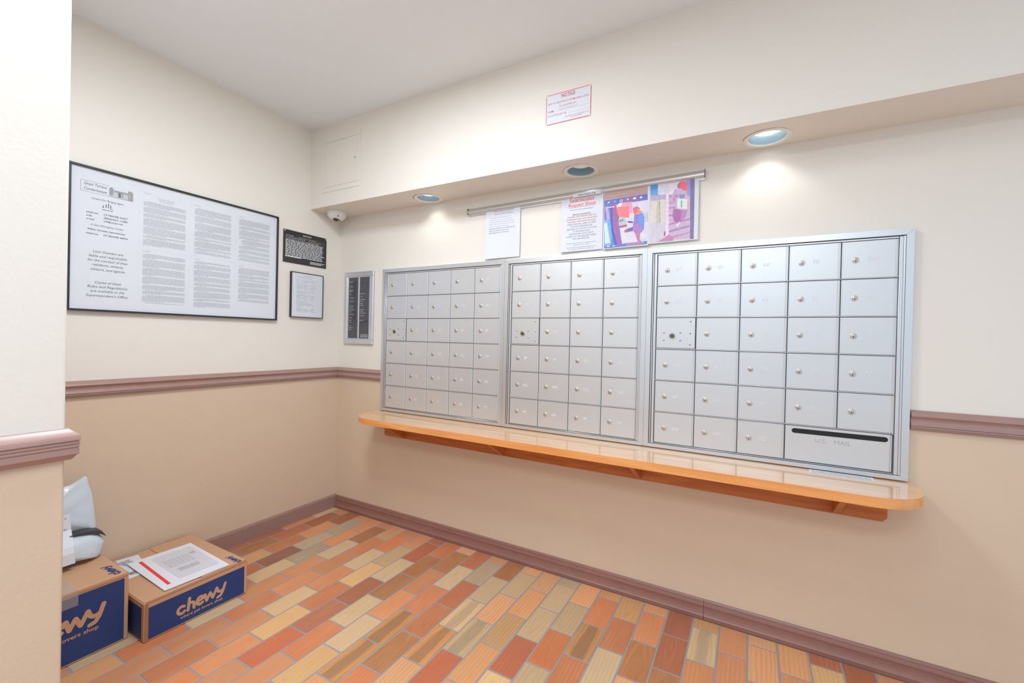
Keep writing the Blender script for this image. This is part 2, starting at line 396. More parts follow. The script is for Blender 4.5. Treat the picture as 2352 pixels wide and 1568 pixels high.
o = bpy.data.objects.new('floor', me); COL.objects.link(o); tag(o, kind='structure')

# chair rails: [(depth, height)]
RT = 0.977; RB = 0.907
RAIL = [(0,.070),(.006,.070),(.016,.060),(.022,.052),(.0225,.050),(.0185,.046),(.0145,.040),(.0130,.034),(.0140,.028),(.0175,.0215),(.0195,.0175),(.0195,.0165),(.0160,.0160),
        (.0160,.0145),(.0190,.0140),(.0190,.0095),(.0155,.0090),(.0155,.0075),(.0165,.0070),(.0160,.0040),(.0090,.0),(0,0)]
REED = [(0,.070),(.005,.070),(.008,.067),(.027,.056),(.030,.052),(.0305,.0435),(.0265,.0420),(.0265,.0412),(.0285,.0400),(.0290,.0375),(.0280,.0350),(.0255,.0338),(.0275,.0325),(.0282,.0300),
        (.0272,.0275),(.0250,.0262),(.0275,.0250),(.0272,.0130),(.0240,.0115),(.0155,.0030),(.0130,0),(0,0)]
def rail_x(x0, x1, mb=None, end0=None):
    mb = mb or MB(); mb.prism([(-d, RB+h) for d, h in RAIL], 0, x0, x1); return mb
def rail_y(xw, y0, y1, s=1, sc_=1.0, mb=None):
    mb = mb or MB(); mb.prism([(xw+s*d*sc_, RB+h) for d, h in RAIL], 1, y0, y1); return mb
struct('trim_1', rail_x(0, 0.4285), M_RAIL, True)
struct('trim_2', rail_x(3.038, XR), M_RAIL, True)
struct('trim_3', rail_y(0, PY, 0), M_RAIL, True)
# pier rail returns round the corner
m = MB()
L = len(REED); n0 = 0
path = [((PX, YB), (1, 0)), ((PX, PY), (1, 1)), ((0.0, PY), (0, 1))]
for (bx, by), (sx, sy) in path:
    for d, h in REED: m.v.append((bx+sx*d*.72, by+sy*d*.66, RB+h))
for s_ in range(2):
    for i in range(L-1):
        m.f.append((s_*L+i, s_*L+i+1, (s_+1)*L+i+1, (s_+1)*L+i)); m.mi.append(0)
struct('trim_4', m, M_RAIL, True)

# baseboards: ceramic moulded one on the mailbox wall, flat board on the left wall
BASE = [(0,.085),(.006,.085),(.0105,.079),(.0105,.0745),(.0085,.0735),(.0095,.072),(.0115,.061),(.0130,.0600),(.0130,.0585),(.0105,.0565),(.0095,.046),(.0105,.034),(.0145,.022),(.0165,.0185),(.0180,.0178),(.0180,.0160),(.0165,.0145),(.0170,.004),(.0150,.0),(0,0)]
m = MB()
for a, c in ((0.014, 1.1800), (1.1800, 2.3745), (2.3765, 3.57), (3.572, XR)): m.prism([(-d, h) for d, h in BASE], 0, a, c)
struct('baseboard_back', m, M_BASE, True)
m = MB(); m.prism([(0, 0), (.014, 0), (.014, .078), (.010, .086), (0, .088)], 1, PY, 0)
struct('baseboard_left', m, M_RAILD)
m = MB(); m.prism([(PX, 0), (PX+.014, 0), (PX+.014, .078), (PX+.010, .086), (PX, .088)], 1, YB, PY+.014)
m.prism([(PY, 0), (PY+.014, 0), (PY+.014, .078), (PY+.010, .086), (PY, .088)], 0, 0.02, PX+.014)
struct('baseboard_pier', m, M_RAILD)

# ------------------------------------------------------------------ mailboxes
ROWH, COLW, ZTOP, ZBOT = 0.1427, 0.1687, 1.630, 0.7215
ZR = 1.597                                              # top of first row
YF = -0.020                                             # face of the flange
def door_bm(wd=COLW, ht=ROWH):
    m = MB()
    m.box((0.0016, 0.0, -ht+0.0042), (wd-0.0016, -0.0040, -0.0012), 0, 0.0006)      # plate
    m.box((wd-0.0100, -0.003, -ht+0.0042), (wd-0.0045, -0.0058, -0.0012), 0, 0.0018)   # hinge roll
    m.box((0.0016, -0.003, -ht+0.0042), (0.0050, -0.0048, -0.0012), 0, 0.0006)   # folded lip
    return m
def lock_mesh():
    m = MB()
    m.lathe((0, 0, 0), [(0.0110, 0), (0.0110, -.0014), (0.0100, -.0022), (0.0078, -.0022), (0.0074, -.0012), (0.0066, -.0012), (0.0062, -.0026), (0.0054, -.0032), (0.0001, -.0032)], axis=1, seg=20, mi=0)
    m.box((-.0009, -.0030, -.0056), (.0009, -.0036, .0024), 1)
    m.lathe((0, -.0034, -.0030), [(0.0016, 0), (0.0016, -.0003), (0.0001, -.0004)], axis=1, seg=8, mi=1)
    return m
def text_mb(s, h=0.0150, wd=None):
    m = MB(); pl = Plane((0, 0, 0), (1, 0, 0), (0, 0, 1), (0, -1, 0)); write(m, pl, s, .0005, -.0005, h, wd, 'l', n=0.0, mi=1); write(m, pl, s, 0, 0, h, wd, 'l', n=0.0001, mi=0); return m  # dark offset copy paints the engraving's shade beneath the light lettering
first = {}
def bank(name_x0, x1, cx0, ncol, labels, label, big_slot=False):
    x0 = name_x0
    t = empty('mailbox_bank', ((x0+x1)/2, 0, ZBOT), label, 'mailboxes', 'wall-mounted apartment mailbox banks')
    # outer mitred flange
    m = MB(); fw = 0.0225; YA = -0.0005
    def fl(a, b_, c, d):                                # outer a->b, inner d->c
        q = [a, b_, c, d]
        P = lambda p, y: (p[0], y, p[1])
        n = len(m.v); m.v += [P(p, YF) for p in q]+[P(p, YA) for p in q]
        for f in ((0,1,2,3),(0,4,5,1),(1,5,6,2),(2,6,7,3),(3,7,4,0)): m.f.append(tuple(n+i for i in f)); m.mi.append(0)
    g = 0.0004
    O = [(x0+g, ZBOT), (x1-g, ZBOT), (x1-g, ZTOP), (x0+g, ZTOP)]; I = [(x0+fw, ZBOT+.016), (x1-fw, ZBOT+.016), (x1-fw, ZTOP-fw), (x0+fw, ZTOP-fw)]
    e = 0.0003
    fl((O[0][0]+e, O[0][1]), (O[1][0]-e, O[1][1]), (I[1][0]-e, I[1][1]), (I[0][0]+e, I[0][1])); fl((O[2][0]-e, O[2][1]), (O[3][0]+e, O[3][1]), (I[3][0]+e, I[3][1]), (I[2][0]-e, I[2][1]))
    fl((O[1][0], O[1][1]+e), (O[2][0], O[2][1]-e), (I[2][0], I[2][1]-e), (I[1][0], I[1][1]+e)); fl((O[3][0], O[3][1]-e), (O[0][0], O[0][1]+e), (I[0][0], I[0][1]+e), (I[3][0], I[3][1]-e))
    fr = m.build('flange_frame', M_ALU, t)
    # inner frame: stiles and rails inside the flange
    m = MB(); xa, xb = cx0-0.002, cx0+ncol*COLW-0.001; zb = ZR-6*ROWH
    m.box((x0+fw+.0035, -.001, ZBOT+.0175), (x0+fw+.0085, -.0215, ZTOP-fw-.004), 0, .001)
    m.box((x0+fw+.0105, -.001, ZBOT+.0175), (xa, -.0185, ZTOP-fw-.004), 0, .001)
    m.box((xb+.001, -.001, ZBOT+.0175), (x1-fw-.0075, -.0185, ZTOP-fw-.004), 0, .001)
    m.lathe((x1-fw-.0040, -.0175, 0), [(0.0038, ZBOT+.018), (0.0038, ZTOP-fw-.004)], 2, 12, 0)
    m.box((xa, -.001, ZR+.0005), (xb, -.0185, ZTOP-fw-.004), 0, .001)
    m.box((xa, -.001, ZBOT+.0178), (xb, -.0185, zb+.0015), 0, .001)
    m.build('inner_frame', M_ALU, t, smooth=True)
    m = MB(); m.box((x0+fw, -.0006, ZBOT+.016), (x1-fw, -.0080, ZTOP-fw), 0); m.build('back_plate', M_GAP, t)
    m = MB()
    for r in range(1, 6): m.box((xa, -.008, ZR-r*ROWH+0.0008), (xb-(0 if not (big_slot and r == 5) else 0), -.0195, ZR-r*ROWH+0.0034), 0, .0005)
    m.build('row_divider', M_ALU, t)
    for i, s in enumerate(labels):
        c, r = divmod(i, 6)
        lx, lz = cx0+c*COLW, ZR-r*ROWH
        if s == 'SLOT':
            if r == 5 and c == 3:
                m = MB(); wd = 2*COLW; ya, yb = -.012, -.016
                X0, X1, Z0, Z1 = lx+.003, lx+wd-.011, lz-ROWH+.005, lz-.002
                sx0, sx1, sz, sr = lx+.024, lx+wd-.016, lz-.0215, .0095
                pts = [(sx1+sr*math.sin(t_*math.pi/8)-sr, sz+sr*math.cos(t_*math.pi/8)) for t_ in range(9)]+[(sx0+sr-sr*math.sin(t_*math.pi/8), sz-sr*math.cos(t_*math.pi/8)) for t_ in range(9)]
                outer = [(X0, Z0), (X1, Z0), (X1, Z1), (X0, Z1)]
                # face with a slot: top strip, bottom strip, side pieces stitched to the slot outline
                P = lambda p: (p[0], yb, p[1])
                m.poly([P(q) for q in [(X0, Z1)]+[(sx0+sr-sr*math.sin(t_*math.pi/8), sz-sr*math.cos(t_*math.pi/8)) for t_ in range(8, 3, -1)][::1]+[(X0, sz)]][::-1])
                m.poly([P((X0, sz))]+[P((sx0+sr-sr*math.sin(t_*math.pi/8), sz-sr*math.cos(t_*math.pi/8))) for t_ in range(4, -1, -1)]+[P((X0, Z0))])
                m.poly([P((X0, Z0)), P((X1, Z0)), P((sx1-sr, sz-sr)), P((sx0+sr, sz-sr))])
                m.poly([P((X1, Z0)), P((X1, sz))]+[P((sx1-sr+sr*math.sin(t_*math.pi/8), sz+sr*math.cos(t_*math.pi/8))) for t_ in range(4, 9)])
                m.poly([P((X1, sz)), P((X1, Z1))]+[P((sx1-sr+sr*math.sin(t_*math.pi/8), sz+sr*math.cos(t_*math.pi/8))) for t_ in range(0, 5)])
                m.poly([P((X0, Z1)), P((sx0+sr, sz+sr)), P((sx1-sr, sz+sr)), P((X1, Z1))])
                k = len(m.v); m.v += [(p[0], yb, p[1]) for p in pts]+[(p[0], ya+.0015, p[1]) for p in pts]; Lp = len(pts)
                for q in range(Lp): m.f.append((k+q, k+(q+1) % Lp, k+Lp+(q+1) % Lp, k+Lp+q)); m.mi.append(0)
                for a, b_ in (((X0, Z0), (X1, Z0)), ((X1, Z0), (X1, Z1)), ((X1, Z1), (X0, Z1)), ((X0, Z1), (X0, Z0))):
                    m.poly([(a[0], yb, a[1]), (a[0], ya, a[1]), (b_[0], ya, b_[1]), (b_[0], yb, b_[1])])
                m.box((lx+wd-.0105, ya, Z0), (lx+wd-.005, ya-.0062, Z1), 0, .002)
                d = m.build('outgoing_mail_door', M_DOOR, t)
                m = MB(); m.box((sx0-.005, -.0125, sz-.014), (sx1+.005, -.0130, sz+.014)); m.build('mail_slot', M_SLOT, d)
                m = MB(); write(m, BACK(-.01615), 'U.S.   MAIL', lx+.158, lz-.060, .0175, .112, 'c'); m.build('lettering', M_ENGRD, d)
            continue
        if s == 'MASTER':
            m = MB(); m.box((lx+.002, -.012, lz-ROWH+.0072), (lx+COLW-.0040, -.0178, lz-.001), 0, .0008); m.box((lx+.002, -.012, lz-ROWH+.0042), (lx+COLW-.0040, -.0165, lz-ROWH+.0064), 0, .0005)
            d = m.build('master_lock_panel', M_DOOR, t)
            m = MB(); cx, cz = lx+.070, lz-.082
            m.lathe((cx, -.0178, cz), [(.0175, 0), (.0170, -.0015), (.0155, -.0015), (.0150, 0)], 1, 24, 0)
            m.lathe((cx, -.0178, cz), [(.0105, 0), (.0105, -.004), (.0090, -.005), (.0080, -.004), (.0001, -.004)], 1, 20, 1)
            m.box((cx-.006, -.0218, cz-.0012), (cx+.006, -.0224, cz+.0012), 2)
            m.build('lock', [M_ALU, mat('dull_brass', rgb(120, 116, 92), .35, metal=.8), M_SLOT], d, smooth=True)
            m = None
            for dx, dz in ((.034, -.067), (.034, -.101), (.104, -.067), (.104, -.101), (.1455, -.0165), (.1455, -.0685), (.1455, -.119)):
                if 'screw' not in first:
                    q = MB(); q.lathe((0, 0, 0), [(.0042, 0), (.0036, -.0016), (.0020, -.0024), (.0001, -.0026)], 1, 14); first['screw'] = q.build('screw', mat('screw_steel', rgb(176, 168, 160), .3, metal=.9), None, (0, 0, 0), True); so = first['screw']
                else: so = first['screw'].copy(); COL.objects.link(so)
                so.parent = d; pw = W[d.name]; so.location = (lx+dx-pw[0], -.0178-pw[1], lz+dz-pw[2]); W[so.name] = (0, 0, 0)
            continue
        if 'door' not in first: d = door_bm().build('mailbox_door', M_DOOR, None, (0, 0, 0), False); first['door'] = d
        else: d = first['door'].copy(); COL.objects.link(d)
        W[d.name] = (lx, -.012, lz); pw = W[t.name]; d.parent = t; d.location = (lx-pw[0], -.012-pw[1], lz-pw[2])
        if 'lock' not in first: k = lock_mesh().build('lock', [M_CHROME, M_SLOT], None, (0, 0, 0), True); first['lock'] = k
        else: k = first['lock'].copy(); COL.objects.link(k)
        k.parent = d; k.location = (0.0435, -.0041, -.0715)
        if s:
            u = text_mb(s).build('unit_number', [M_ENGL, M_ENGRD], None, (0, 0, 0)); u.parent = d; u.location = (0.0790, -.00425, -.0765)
    return t
L1 = ['1U','1V','MASTER','1W','1X','1Y','1Z','2N','2P','2Q','2R','2S','2T','2U','2V','2W','2X','2Y','2Z','3N','3P','3Q','3R','3S','3T','3U','3V','3W','3X','3Y']
L2 = ['3Z','4N','MASTER','4P','4Q','4R','4S','4T','4U','4V','4W','4X','4Y','4Z','5N','5P','5Q','5R','5S','5T','5U','5V','5W','5X']
L3 = ['5Y','5Z','MASTER','6N','6P','6Q','6R','6S','6T','6U','6V','6W','6X','6Y','6Z','7N','7P','7Q','7R','7S','7T','7U','7V','SLOT','7W','7X','7Y','7Z','','SLOT']
bank(0.431, 1.346, 0.473, 5, L1, 'left of three silver mailbox banks, five columns of doors, next to the directory board')
bank(1.346, 2.103, 1.392, 4, L2, 'middle silver mailbox bank, four columns of small locked doors')
bank(2.103, 3.034, 2.149, 5, L3, 'right silver mailbox bank with the black outgoing mail slot at its bottom', True)

# ------------------------------------------------------------------ shelf
t = empty('wooden_shelf', (1.735, 0, 0.56), 'long honey maple wooden shelf with rounded corners under the mailboxes', 'shelf')
def shelf_outline(x0, x1, d, r, inset=0.0):
    pts = [(x0, -.0005)]
    for k in range(0, 11): a = k/10*math.pi/2; pts.append((x0+r-r*math.cos(a), -(d-r)-r*math.sin(a)))
    for k in range(0, 11): a = k/10*math.pi/2; pts.append((x1-r+r*math.sin(a), -(d-r)-r*math.cos(a)))
    pts.append((x1, -.0005)); return pts
m = MB(); po = shelf_outline(0.425, 3.047, 0.278, 0.165); z0, z1 = .684, .7175
n = len(po); m.v += [(x, y, z0) for x, y in po]+[(x, y, z1) for x, y in po]
m.f.append(tuple(range(n, 2*n))); m.mi.append(0); m.f.append(tuple(range(n))[::-1]); m.mi.append(1)
for i in range(n): m.f.append((i, (i+1) % n, n+(i+1) % n, n+i)); m.mi.append(1)
m.build('shelf_board', [M_TOP, M_EDGE], t)
m = MB(); xa, xb, c = 0.478, 2.979, .020
m.prism([(xa, .684), (xa, .572), (xa+.006, .562), (xb-.014, .562), (xb, .576), (xb, .684)], 1, -.0005, -.020)
m.build('apron', M_PLY, t)
for bx in (0.640, 1.358, 2.089, 2.826):
    m = MB(); m.prism([(-.0202, .6838), (-.0202, .566), (-.028, .566), (-.205, .672), (-.205, .6838)], 0, bx-.010, bx+.010)
    m.build('bracket', M_PLY, t)
t = empty('address_label', (2.835, -.045, .7176), 'narrow white printed paper strip on the shelf below the mail slot', 'label')
m = MB(); m.box((2.738, -.073, .7177), (2.933, -.022, .7181)); m.build('strip', M_PAPER, t)
m = MB(); FLOORP = lambda z: Plane((0, 0, z), (1, 0, 0), (0, 1, 0), (0, 0, 1))
for k in range(4): wordlines(m, FLOORP(.7183), 2.745, 2.925, -.035-k*.010, .0052)
m.build('printed_text', M_INK, t)

# ------------------------------------------------------------------ glass pane material
mg = bpy.data.materials.new('clear_glass'); mg.use_nodes = True; g = mg.node_tree; g.nodes.clear()
go = g.nodes.new('ShaderNodeOutputMaterial'); ms = g.nodes.new('ShaderNodeMixShader'); tr = g.nodes.new('ShaderNodeBsdfTransparent'); gl = g.nodes.new('ShaderNodeBsdfGlossy'); fz = g.nodes.new('ShaderNodeLayerWeight'); pw_ = g.nodes.new('ShaderNodeMath'); pw_.operation = 'POWER'; pw_.inputs[1].default_value = 4.5; ad_ = g.nodes.new('ShaderNodeMath'); ad_.operation = 'MULTIPLY_ADD'; ad_.inputs[1].default_value = 0.85; ad_.inputs[2].default_value = 0.045
gl.inputs['Roughness'].default_value = 0.03; fz.inputs['Blend'].default_value = 0.5; g.links.new(fz.outputs['Facing'], pw_.inputs[0]); g.links.new(pw_.outputs[0], ad_.inputs[0])
g.links.new(ad_.outputs[0], ms.inputs[0]); g.links.new(tr.outputs[0], ms.inputs[1]); g.links.new(gl.outputs[0], ms.inputs[2]); g.links.new(ms.outputs[0], go.inputs[0])
def frame4(mb, pl, u0, v0, u1, v1, wd, n0, n1, mi=0, bev=.001):
    slab(mb, pl, u0, v0, u1, v0+wd, n0, n1, mi, bev); slab(mb, pl, u0, v1-wd, u1, v1, n0, n1, mi, bev)
    slab(mb, pl, u0, v0+wd, u0+wd, v1-wd, n0, n1, mi, bev); slab(mb, pl, u1-wd, v0+wd, u1, v1-wd, n0, n1, mi, bev)

# ------------------------------------------------------------------ left wall: framed house rules
t = empty('framed_rules_board', (0.0, -.922, 1.279), 'large wide black framed board of printed house rules on the left wall', 'framed notice')
P0 = LEFT(0.0); u0, u1, v0, v1 = -1.383, -.463, 1.279, 1.903
m = MB(); frame4(m, P0, u0, v0, u1, v1, .0085, .0005, .022); m.build('frame', M_BLACK, t)
m = MB(); slab(m, P0, u0+.008, v0+.008, u1-.008, v1-.008, .004, .012); m.build('backing_sheet', M_PAPER, t)
m = MB(); pl = LEFT(.0124)
write(m, pl, 'Grant Terrace', -1.296, 1.8225, .0125, .075, 'c', shear=.25); write(m, pl, 'Condominium', -1.296, 1.801, .0125, .076, 'c', shear=.25)
write(m, pl, 'Contact Our Managing Agent:', -1.254, 1.7665, .0085, .110, 'c', shear=.3)
for a, h1 in ((-1.269, .006), (-1.259, .012), (-1.251, .018), (-1.243, .012)):
    stroke(m, pl, [(a, 1.741), (a, 1.741+h1)], .0026)
stroke(m, pl, [(-1.272, 1.7385), (-1.265, 1.7385)], .0018); stroke(m, pl, [(-1.243, 1.7385), (-1.236, 1.7385)], .0018)
wordlines(m, pl, -1.272, -1.235, 1.728, .004)
for s, a, b_, z_, al in (('telephone', -1.325, .040, 1.7045, 'l'), ('e-fax', -1.324, .020, 1.690, 'l'), ('e-mail', -1.324, .026, 1.675, 'l')): write(m, pl, s, a, z_, .0068, b_, al, bold=.012)
for s, a, b_, z_ in (('(718)698-3067', -1.182, .084, 1.7045), ('(866)567-1080', -1.182, .084, 1.690), ('info@nwcpm.com', -1.199, .067, 1.676)): write(m, pl, s, a, z_, .0072, b_, 'r', bold=.012)
write(m, pl, 'In Case of Emergency, Contact:', -1.254, 1.652, .0085, .111, 'c', shear=.3)
write(m, pl, 'William Gonzalez, Superintendent', -1.255, 1.632, .0072, .131, 'c', bold=.012)
write(m, pl, 'telephone', -1.325, 1.6135, .0068, .040, 'l', bold=.012); write(m, pl, '(718)698-4850', -1.181, 1.6135, .0072, .085, 'r', bold=.012)
for s, z_, wd in (('Unit Owners are', 1.536, .104), ('liable and responsible', 1.517, .130), ('for the conduct of their', 1.498, .139), ('residents, tenants,', 1.479, .108), ('visitors, and agents.', 1.459, .119),
                  ('Copies of these', 1.402, .090), ('Rules and Regulations', 1.383, .137), ('are available in the', 1.364, .116), ('Superintendent\'s Office.', 1.344, .145)):
    write(m, pl, s, -1.249, z_, .0105, wd, 'c', shear=.3)
m.build('printed_text', M_INKD, t)
m = MB(); pl = LEFT(.0122); frame4(m, LEFT(.012), -1.3435, 1.793, -1.1645, 1.841, .0010, .0001, .0004, bev=0)
m.build('title_box', M_INK, t)
PH = {'A': rgb(196, 198, 202), 'B': rgb(150, 154, 160), 'C': rgb(110, 112, 120), 'D': rgb(214, 220, 228), 'E': rgb(176, 172, 170), 'F': rgb(190, 120, 110)}
pm = [mat('photo_'+k.lower(), v, .7) for k, v in PH.items()]
m = MB(); pl = LEFT(.0126)
rect(m, pl, -1.249, 1.795, -1.165, 1.841, 0, 3); rect(m, pl, -1.249, 1.795, -1.165, 1.818, .0001, 0)
m.poly([pl.p(-1.249, 1.83, .0002), pl.p(-1.249, 1.80, .0002), pl.p(-1.237, 1.80, .0002), pl.p(-1.233, 1.828, .0002), pl.p(-1.241, 1.838, .0002)], 1)
rect(m, pl, -1.232, 1.818, -1.180, 1.826, .0002, 1); rect(m, pl, -1.218, 1.798, -1.208, 1.818, .0003, 2); rect(m, pl, -1.205, 1.798, -1.200, 1.818, .0003, 1)
rect(m, pl, -1.183, 1.795, -1.168, 1.836, .0003, 1); rect(m, pl, -1.180, 1.797, -1.174, 1.826, .0004, 4); rect(m, pl, -1.1675, 1.795, -1.165, 1.830, .0004, 5)
m.build('building_photo', pm, t)
# six pages of small print
rp = random.Random(5); m = MB(); m2 = MB(); pl = LEFT(.0124)
for ci, (a, b_) in enumerate(((-1.124, -.947), (-.909, -.729), (-.689, -.511))):
    for ri, (za, zb) in enumerate(((1.848, 1.604), (1.574, 1.328))):
        if ci == 2 and ri == 1: zb = 1.375
        z_ = za; wordlines(m, pl, a, a+.03, z_, .0036, rnd=rp); z_ -= .012
        if ci == 0 and ri == 0:
            for q in range(3): wordlines(m, pl, a+.055+q*.004, b_-.052-q*.004, z_, .0040, rnd=rp); z_ -= .0075
            z_ -= .004
        while z_ > zb:
            nl = rp.randint(3, 8)
            for q in range(nl):
                if z_ <= zb: break
                e = b_-rp.uniform(0, .006) if q < nl-1 else a+rp.uniform(.03, .12)
                wordlines(m, pl, a+(.012 if q == 0 else 0)+(.014 if ci == 2 and ri == 0 and .33 < (z_-zb)/(za-zb) < .5 else 0), e, z_, .0036, rnd=rp, minw=3, maxw=11); z_ -= .0047
            z_ -= .0028
m.build('small_print', M_INKL, t)
m = MB()
for u in (-1.143, -.929, -.709): rect(m, pl, u, 1.30, u+.0006, 1.87)
rect(m, pl, -1.143, 1.5865, -.49, 1.5872); m.build('page_edge', mat('page_edge', rgb(214, 216, 224), .8), t)
m = MB(); rect(m, LEFT(.0175), u0+.006, v0+.006, u1-.006, v1-.006); m.build('glass_pane', mg, t)

# black engraved notice plaque
t = empty('notice_plaque', (0.0, -.268, 1.644), 'black plaque with white engraved notice text above the small framed certificate', 'sign')
m = MB(); slab(m, P0, -.4225, 1.644, -.115, 1.846, .0005, .0055, 0, .001); m.build('plate', mat('black_plastic', rgb(46, 46, 50), .3), t)
m = MB(); pl = LEFT(.0057); write(m, pl, 'NOTICE', -.262, 1.824, .0085, .060, 'c', bold=.02)
write(m, pl, 'THE OWNER,', -.409, 1.809, .0048, .054, 'l', bold=.01); write(m, pl, 'OF THE BUILDING LOCATED AT', -.409, 1.7975, .0048, .135, 'l', bold=.01)
write(m, pl, 'IS REQUIRED BY LAW TO POST THE NOTICE STATING:', -.409, 1.787, .0048, .235, 'l', bold=.01)
rp = random.Random(9)
for k in range(11): wordlines(m, pl, -.409, -.132-rp.uniform(0, .02), 1.7785-k*.0094, .0078, rnd=rp, minw=2, maxw=6)
wordlines(m, pl, -.409, -.300, 1.6790, .0078, rnd=rp)
rect(m, pl, -.345, 1.807, -.130, 1.8074); rect(m, pl, -.268, 1.7955, -.125, 1.7959)
for k in range(3): wordlines(m, pl, -.237, -.126-k*.015, 1.668-k*.006, .0050, rnd=rp)
m.build('white_lettering', mat('white_engraving', rgb(222, 224, 228), .6), t)
m = MB(); write(m, pl, 'GRANT TERRACE CONDOMINIUM', -.322, 1.8085, .0050, .124, 'l', bold=.01); write(m, pl, '105 GREAVES AVENUE', -.250, 1.7970, .0050, .092, 'l', bold=.01)
m.build('yellow_lettering', mat('yellow_engraving', rgb(186, 176, 122), .6), t)
for u in (-.4145, -.1215):
    m = MB(); m.lathe((.0055, u, 1.8385), [(.0042, 0), (.0036, .0012), (.0001, .0018)], 0, 14); m.build('screw', M_WHITE, t, smooth=True)
# small framed certificate
t = empty('framed_certificate', (0.0, -.258, 1.305), 'small thin black framed printed form below the black plaque', 'framed notice')
m = MB(); frame4(m, P0, -.373, 1.306, -.143, 1.591, .0040, .0005, .020); m.build('frame', M_BLACK, t)
m = MB(); slab(m, P0, -.370, 1.309, -.146, 1.588, .004, .0150); m.build('paper', M_PAPER, t)
m = MB(); pl = LEFT(.0153); rp = random.Random(3)
wordlines(m, pl, -.285, -.225, 1.570, .004, rnd=rp); wordlines(m, pl, -.335, -.225, 1.560, .004, rnd=rp)
z_ = 1.548
while z_ > 1.34:
    if rp.random() < .5: wordlines(m, pl, -.335, -.335+rp.uniform(.03, .15), z_, .0034, rnd=rp)
    else:
        for q in range(3): wordlines(m, pl, -.335+q*.05, -.335+q*.05+rp.uniform(.012, .035), z_, .0034, rnd=rp)
    z_ -= rp.choice((.0055, .0062, .010))
m.build('printed_text', M_INKL, t)
m = MB(); rect(m, LEFT(.0180), -.371, 1.308, -.145, 1.589); m.build('glass_pane', mg, t)

# ------------------------------------------------------------------ mailbox wall: directory board
t = empty('directory_board', (.206, 0, 1.142), 'narrow aluminium framed directory with two black letter panels left of the mailboxes', 'directory')
B0 = BACK(0.0)
m = MB(); frame4(m, B0, .069, 1.142, .344, 1.629, .030, .0005, .0165, bev=.002); frame4(m, B0, .099, 1.172, .314, 1.599, .008, .0005, .0125, bev=.001)
for u in (.107, .306): m.lathe((u, -.0165, 1.606), [(.0035, 0), (.0028, -.0012), (.0001, -.0014)], 1, 12)
m.build('frame', M_ALU, t)
m = MB(); slab(m, B0, .200, 1.180, .212, 1.592, .001, .012, 0, .001); m.build('divider', M_ALU, t)
rp = random.Random(12)
M_FELT = mat('black_letter_board', rgb(62, 64, 72), .45); M_FELT2 = mat('black_letter_board_bare', rgb(88, 78, 76), .45)
for side, (a, b_) in enumerate(((.108, .200), (.212, .306))):
    m = MB(); slab(m, B0, a, 1.180, b_, 1.592, .001, .0065); p_ = m.build('letter_panel', [M_FELT], t)
    m = MB(); k = 0; z_ = 1.585
    while z_ > 1.186: rect(m, BACK(-.0066), a+.002, z_, b_-.002, z_+.0012); z_ -= .0088
    m.build('groove', mat('letter_groove', rgb(112, 100, 94), .6), p_)
    m = MB(); pl = BACK(-.0070)
    zs_ = ([1.562, 1.530, 1.505, 1.498, 1.478, 1.452, 1.430, 1.398, 1.385, 1.372, 1.358, 1.340, 1.318, 1.300, 1.286, 1.262, 1.250, 1.238] if side == 0 else [1.478, 1.460, 1.440, 1.428, 1.412, 1.400, 1.372, 1.360, 1.348, 1.330, 1.300])
    for q in zs_: wordlines(m, pl, a+.006, a+.006+rp.uniform(.018, .052), q, .0058, rnd=rp, minw=1, maxw=3)
    for q in zs_[::2]: rect(m, pl, b_-.008, q, b_-.005, q+.0035)
    if side == 1:
        for q in (1.205, 1.196, 1.188): wordlines(m, pl, a+.012, b_-.010, q, .0058, rnd=rp)
    m.build('white_letter_rows', mat('white_letters', rgb(196, 198, 204), .6), p_)
m = MB(); rect(m, BACK(-.0095), .107, 1.180, .306, 1.592); m.build('glass_pane', mg, t)

# ------------------------------------------------------------------ poster strip and the sheets it holds
t = empty('paper_holder_strip', (1.71, 0, 1.906), 'long silver paper holder strip on the wall above the mailboxes', 'holder')
m = MB()
def zs_at(x): return 1.907+(x-1.09)*(1.9255-1.907)/(2.336-1.09)
prof = [(-.0005, 0), (-.012, 0), (-.018, .004), (-.020, .010), (-.018, .022), (-.010, .031), (-.0005, .032)]
n = len(prof)
for x in (1.090, 2.336): m.v += [(x, y, zs_at(x)+h) for y, h in prof]
for i in range(n): j = (i+1) % n; m.f.append((i, j, n+j, n+i)); m.mi.append(0)
m.f.append(tuple(range(n))[::-1]); m.f.append(tuple(range(n, 2*n))); m.mi += [0, 0]
m.build('rail', M_ALU, t, smooth=True)
m = MB(); x0, x1 = 1.0905, 2.338
m.poly([(x0, -.0070, zs_at(x0)-.007), (x1, -.0070, zs_at(x1)-.011), (x1, -.0070, zs_at(x1)+.002), (x0, -.0070, zs_at(x0)+.002)])
m.poly([(x0, -.0070, zs_at(x0)-.007), (x0, -.0005, zs_at(x0)-.009), (x1, -.0005, zs_at(x1)-.013), (x1, -.0070, zs_at(x1)-.011)])
m.build('lip', mat('pale_grip', rgb(206, 204, 206), .4, metal=.4), t)
for x in (1.0895, 2.3365):
    m = MB(); m.box((x-.0012, -.0005, zs_at(x)-.001), (x+.0012, -.0208, zs_at(x)+.0328)); m.build('end_cap', mat('dark_end', rgb(110, 104, 100), .5), t)
m = MB(); zl = zs_at(1.80)
m.poly([(1.731, -.0212, zl-.001-.001), (1.875, -.0212, zl+.001-.001), (1.875, -.0212, zl+.018), (1.731, -.0212, zl+.016)]); lb = m.build('title_label', M_PAPER, t)
m = MB(); write(m, BACK(-.0214), 'Official Notices Only', 1.803, zl+.003, .0070, .092, 'c', bold=.02, slope=.015); m.build('lettering', M_INKD, lb)

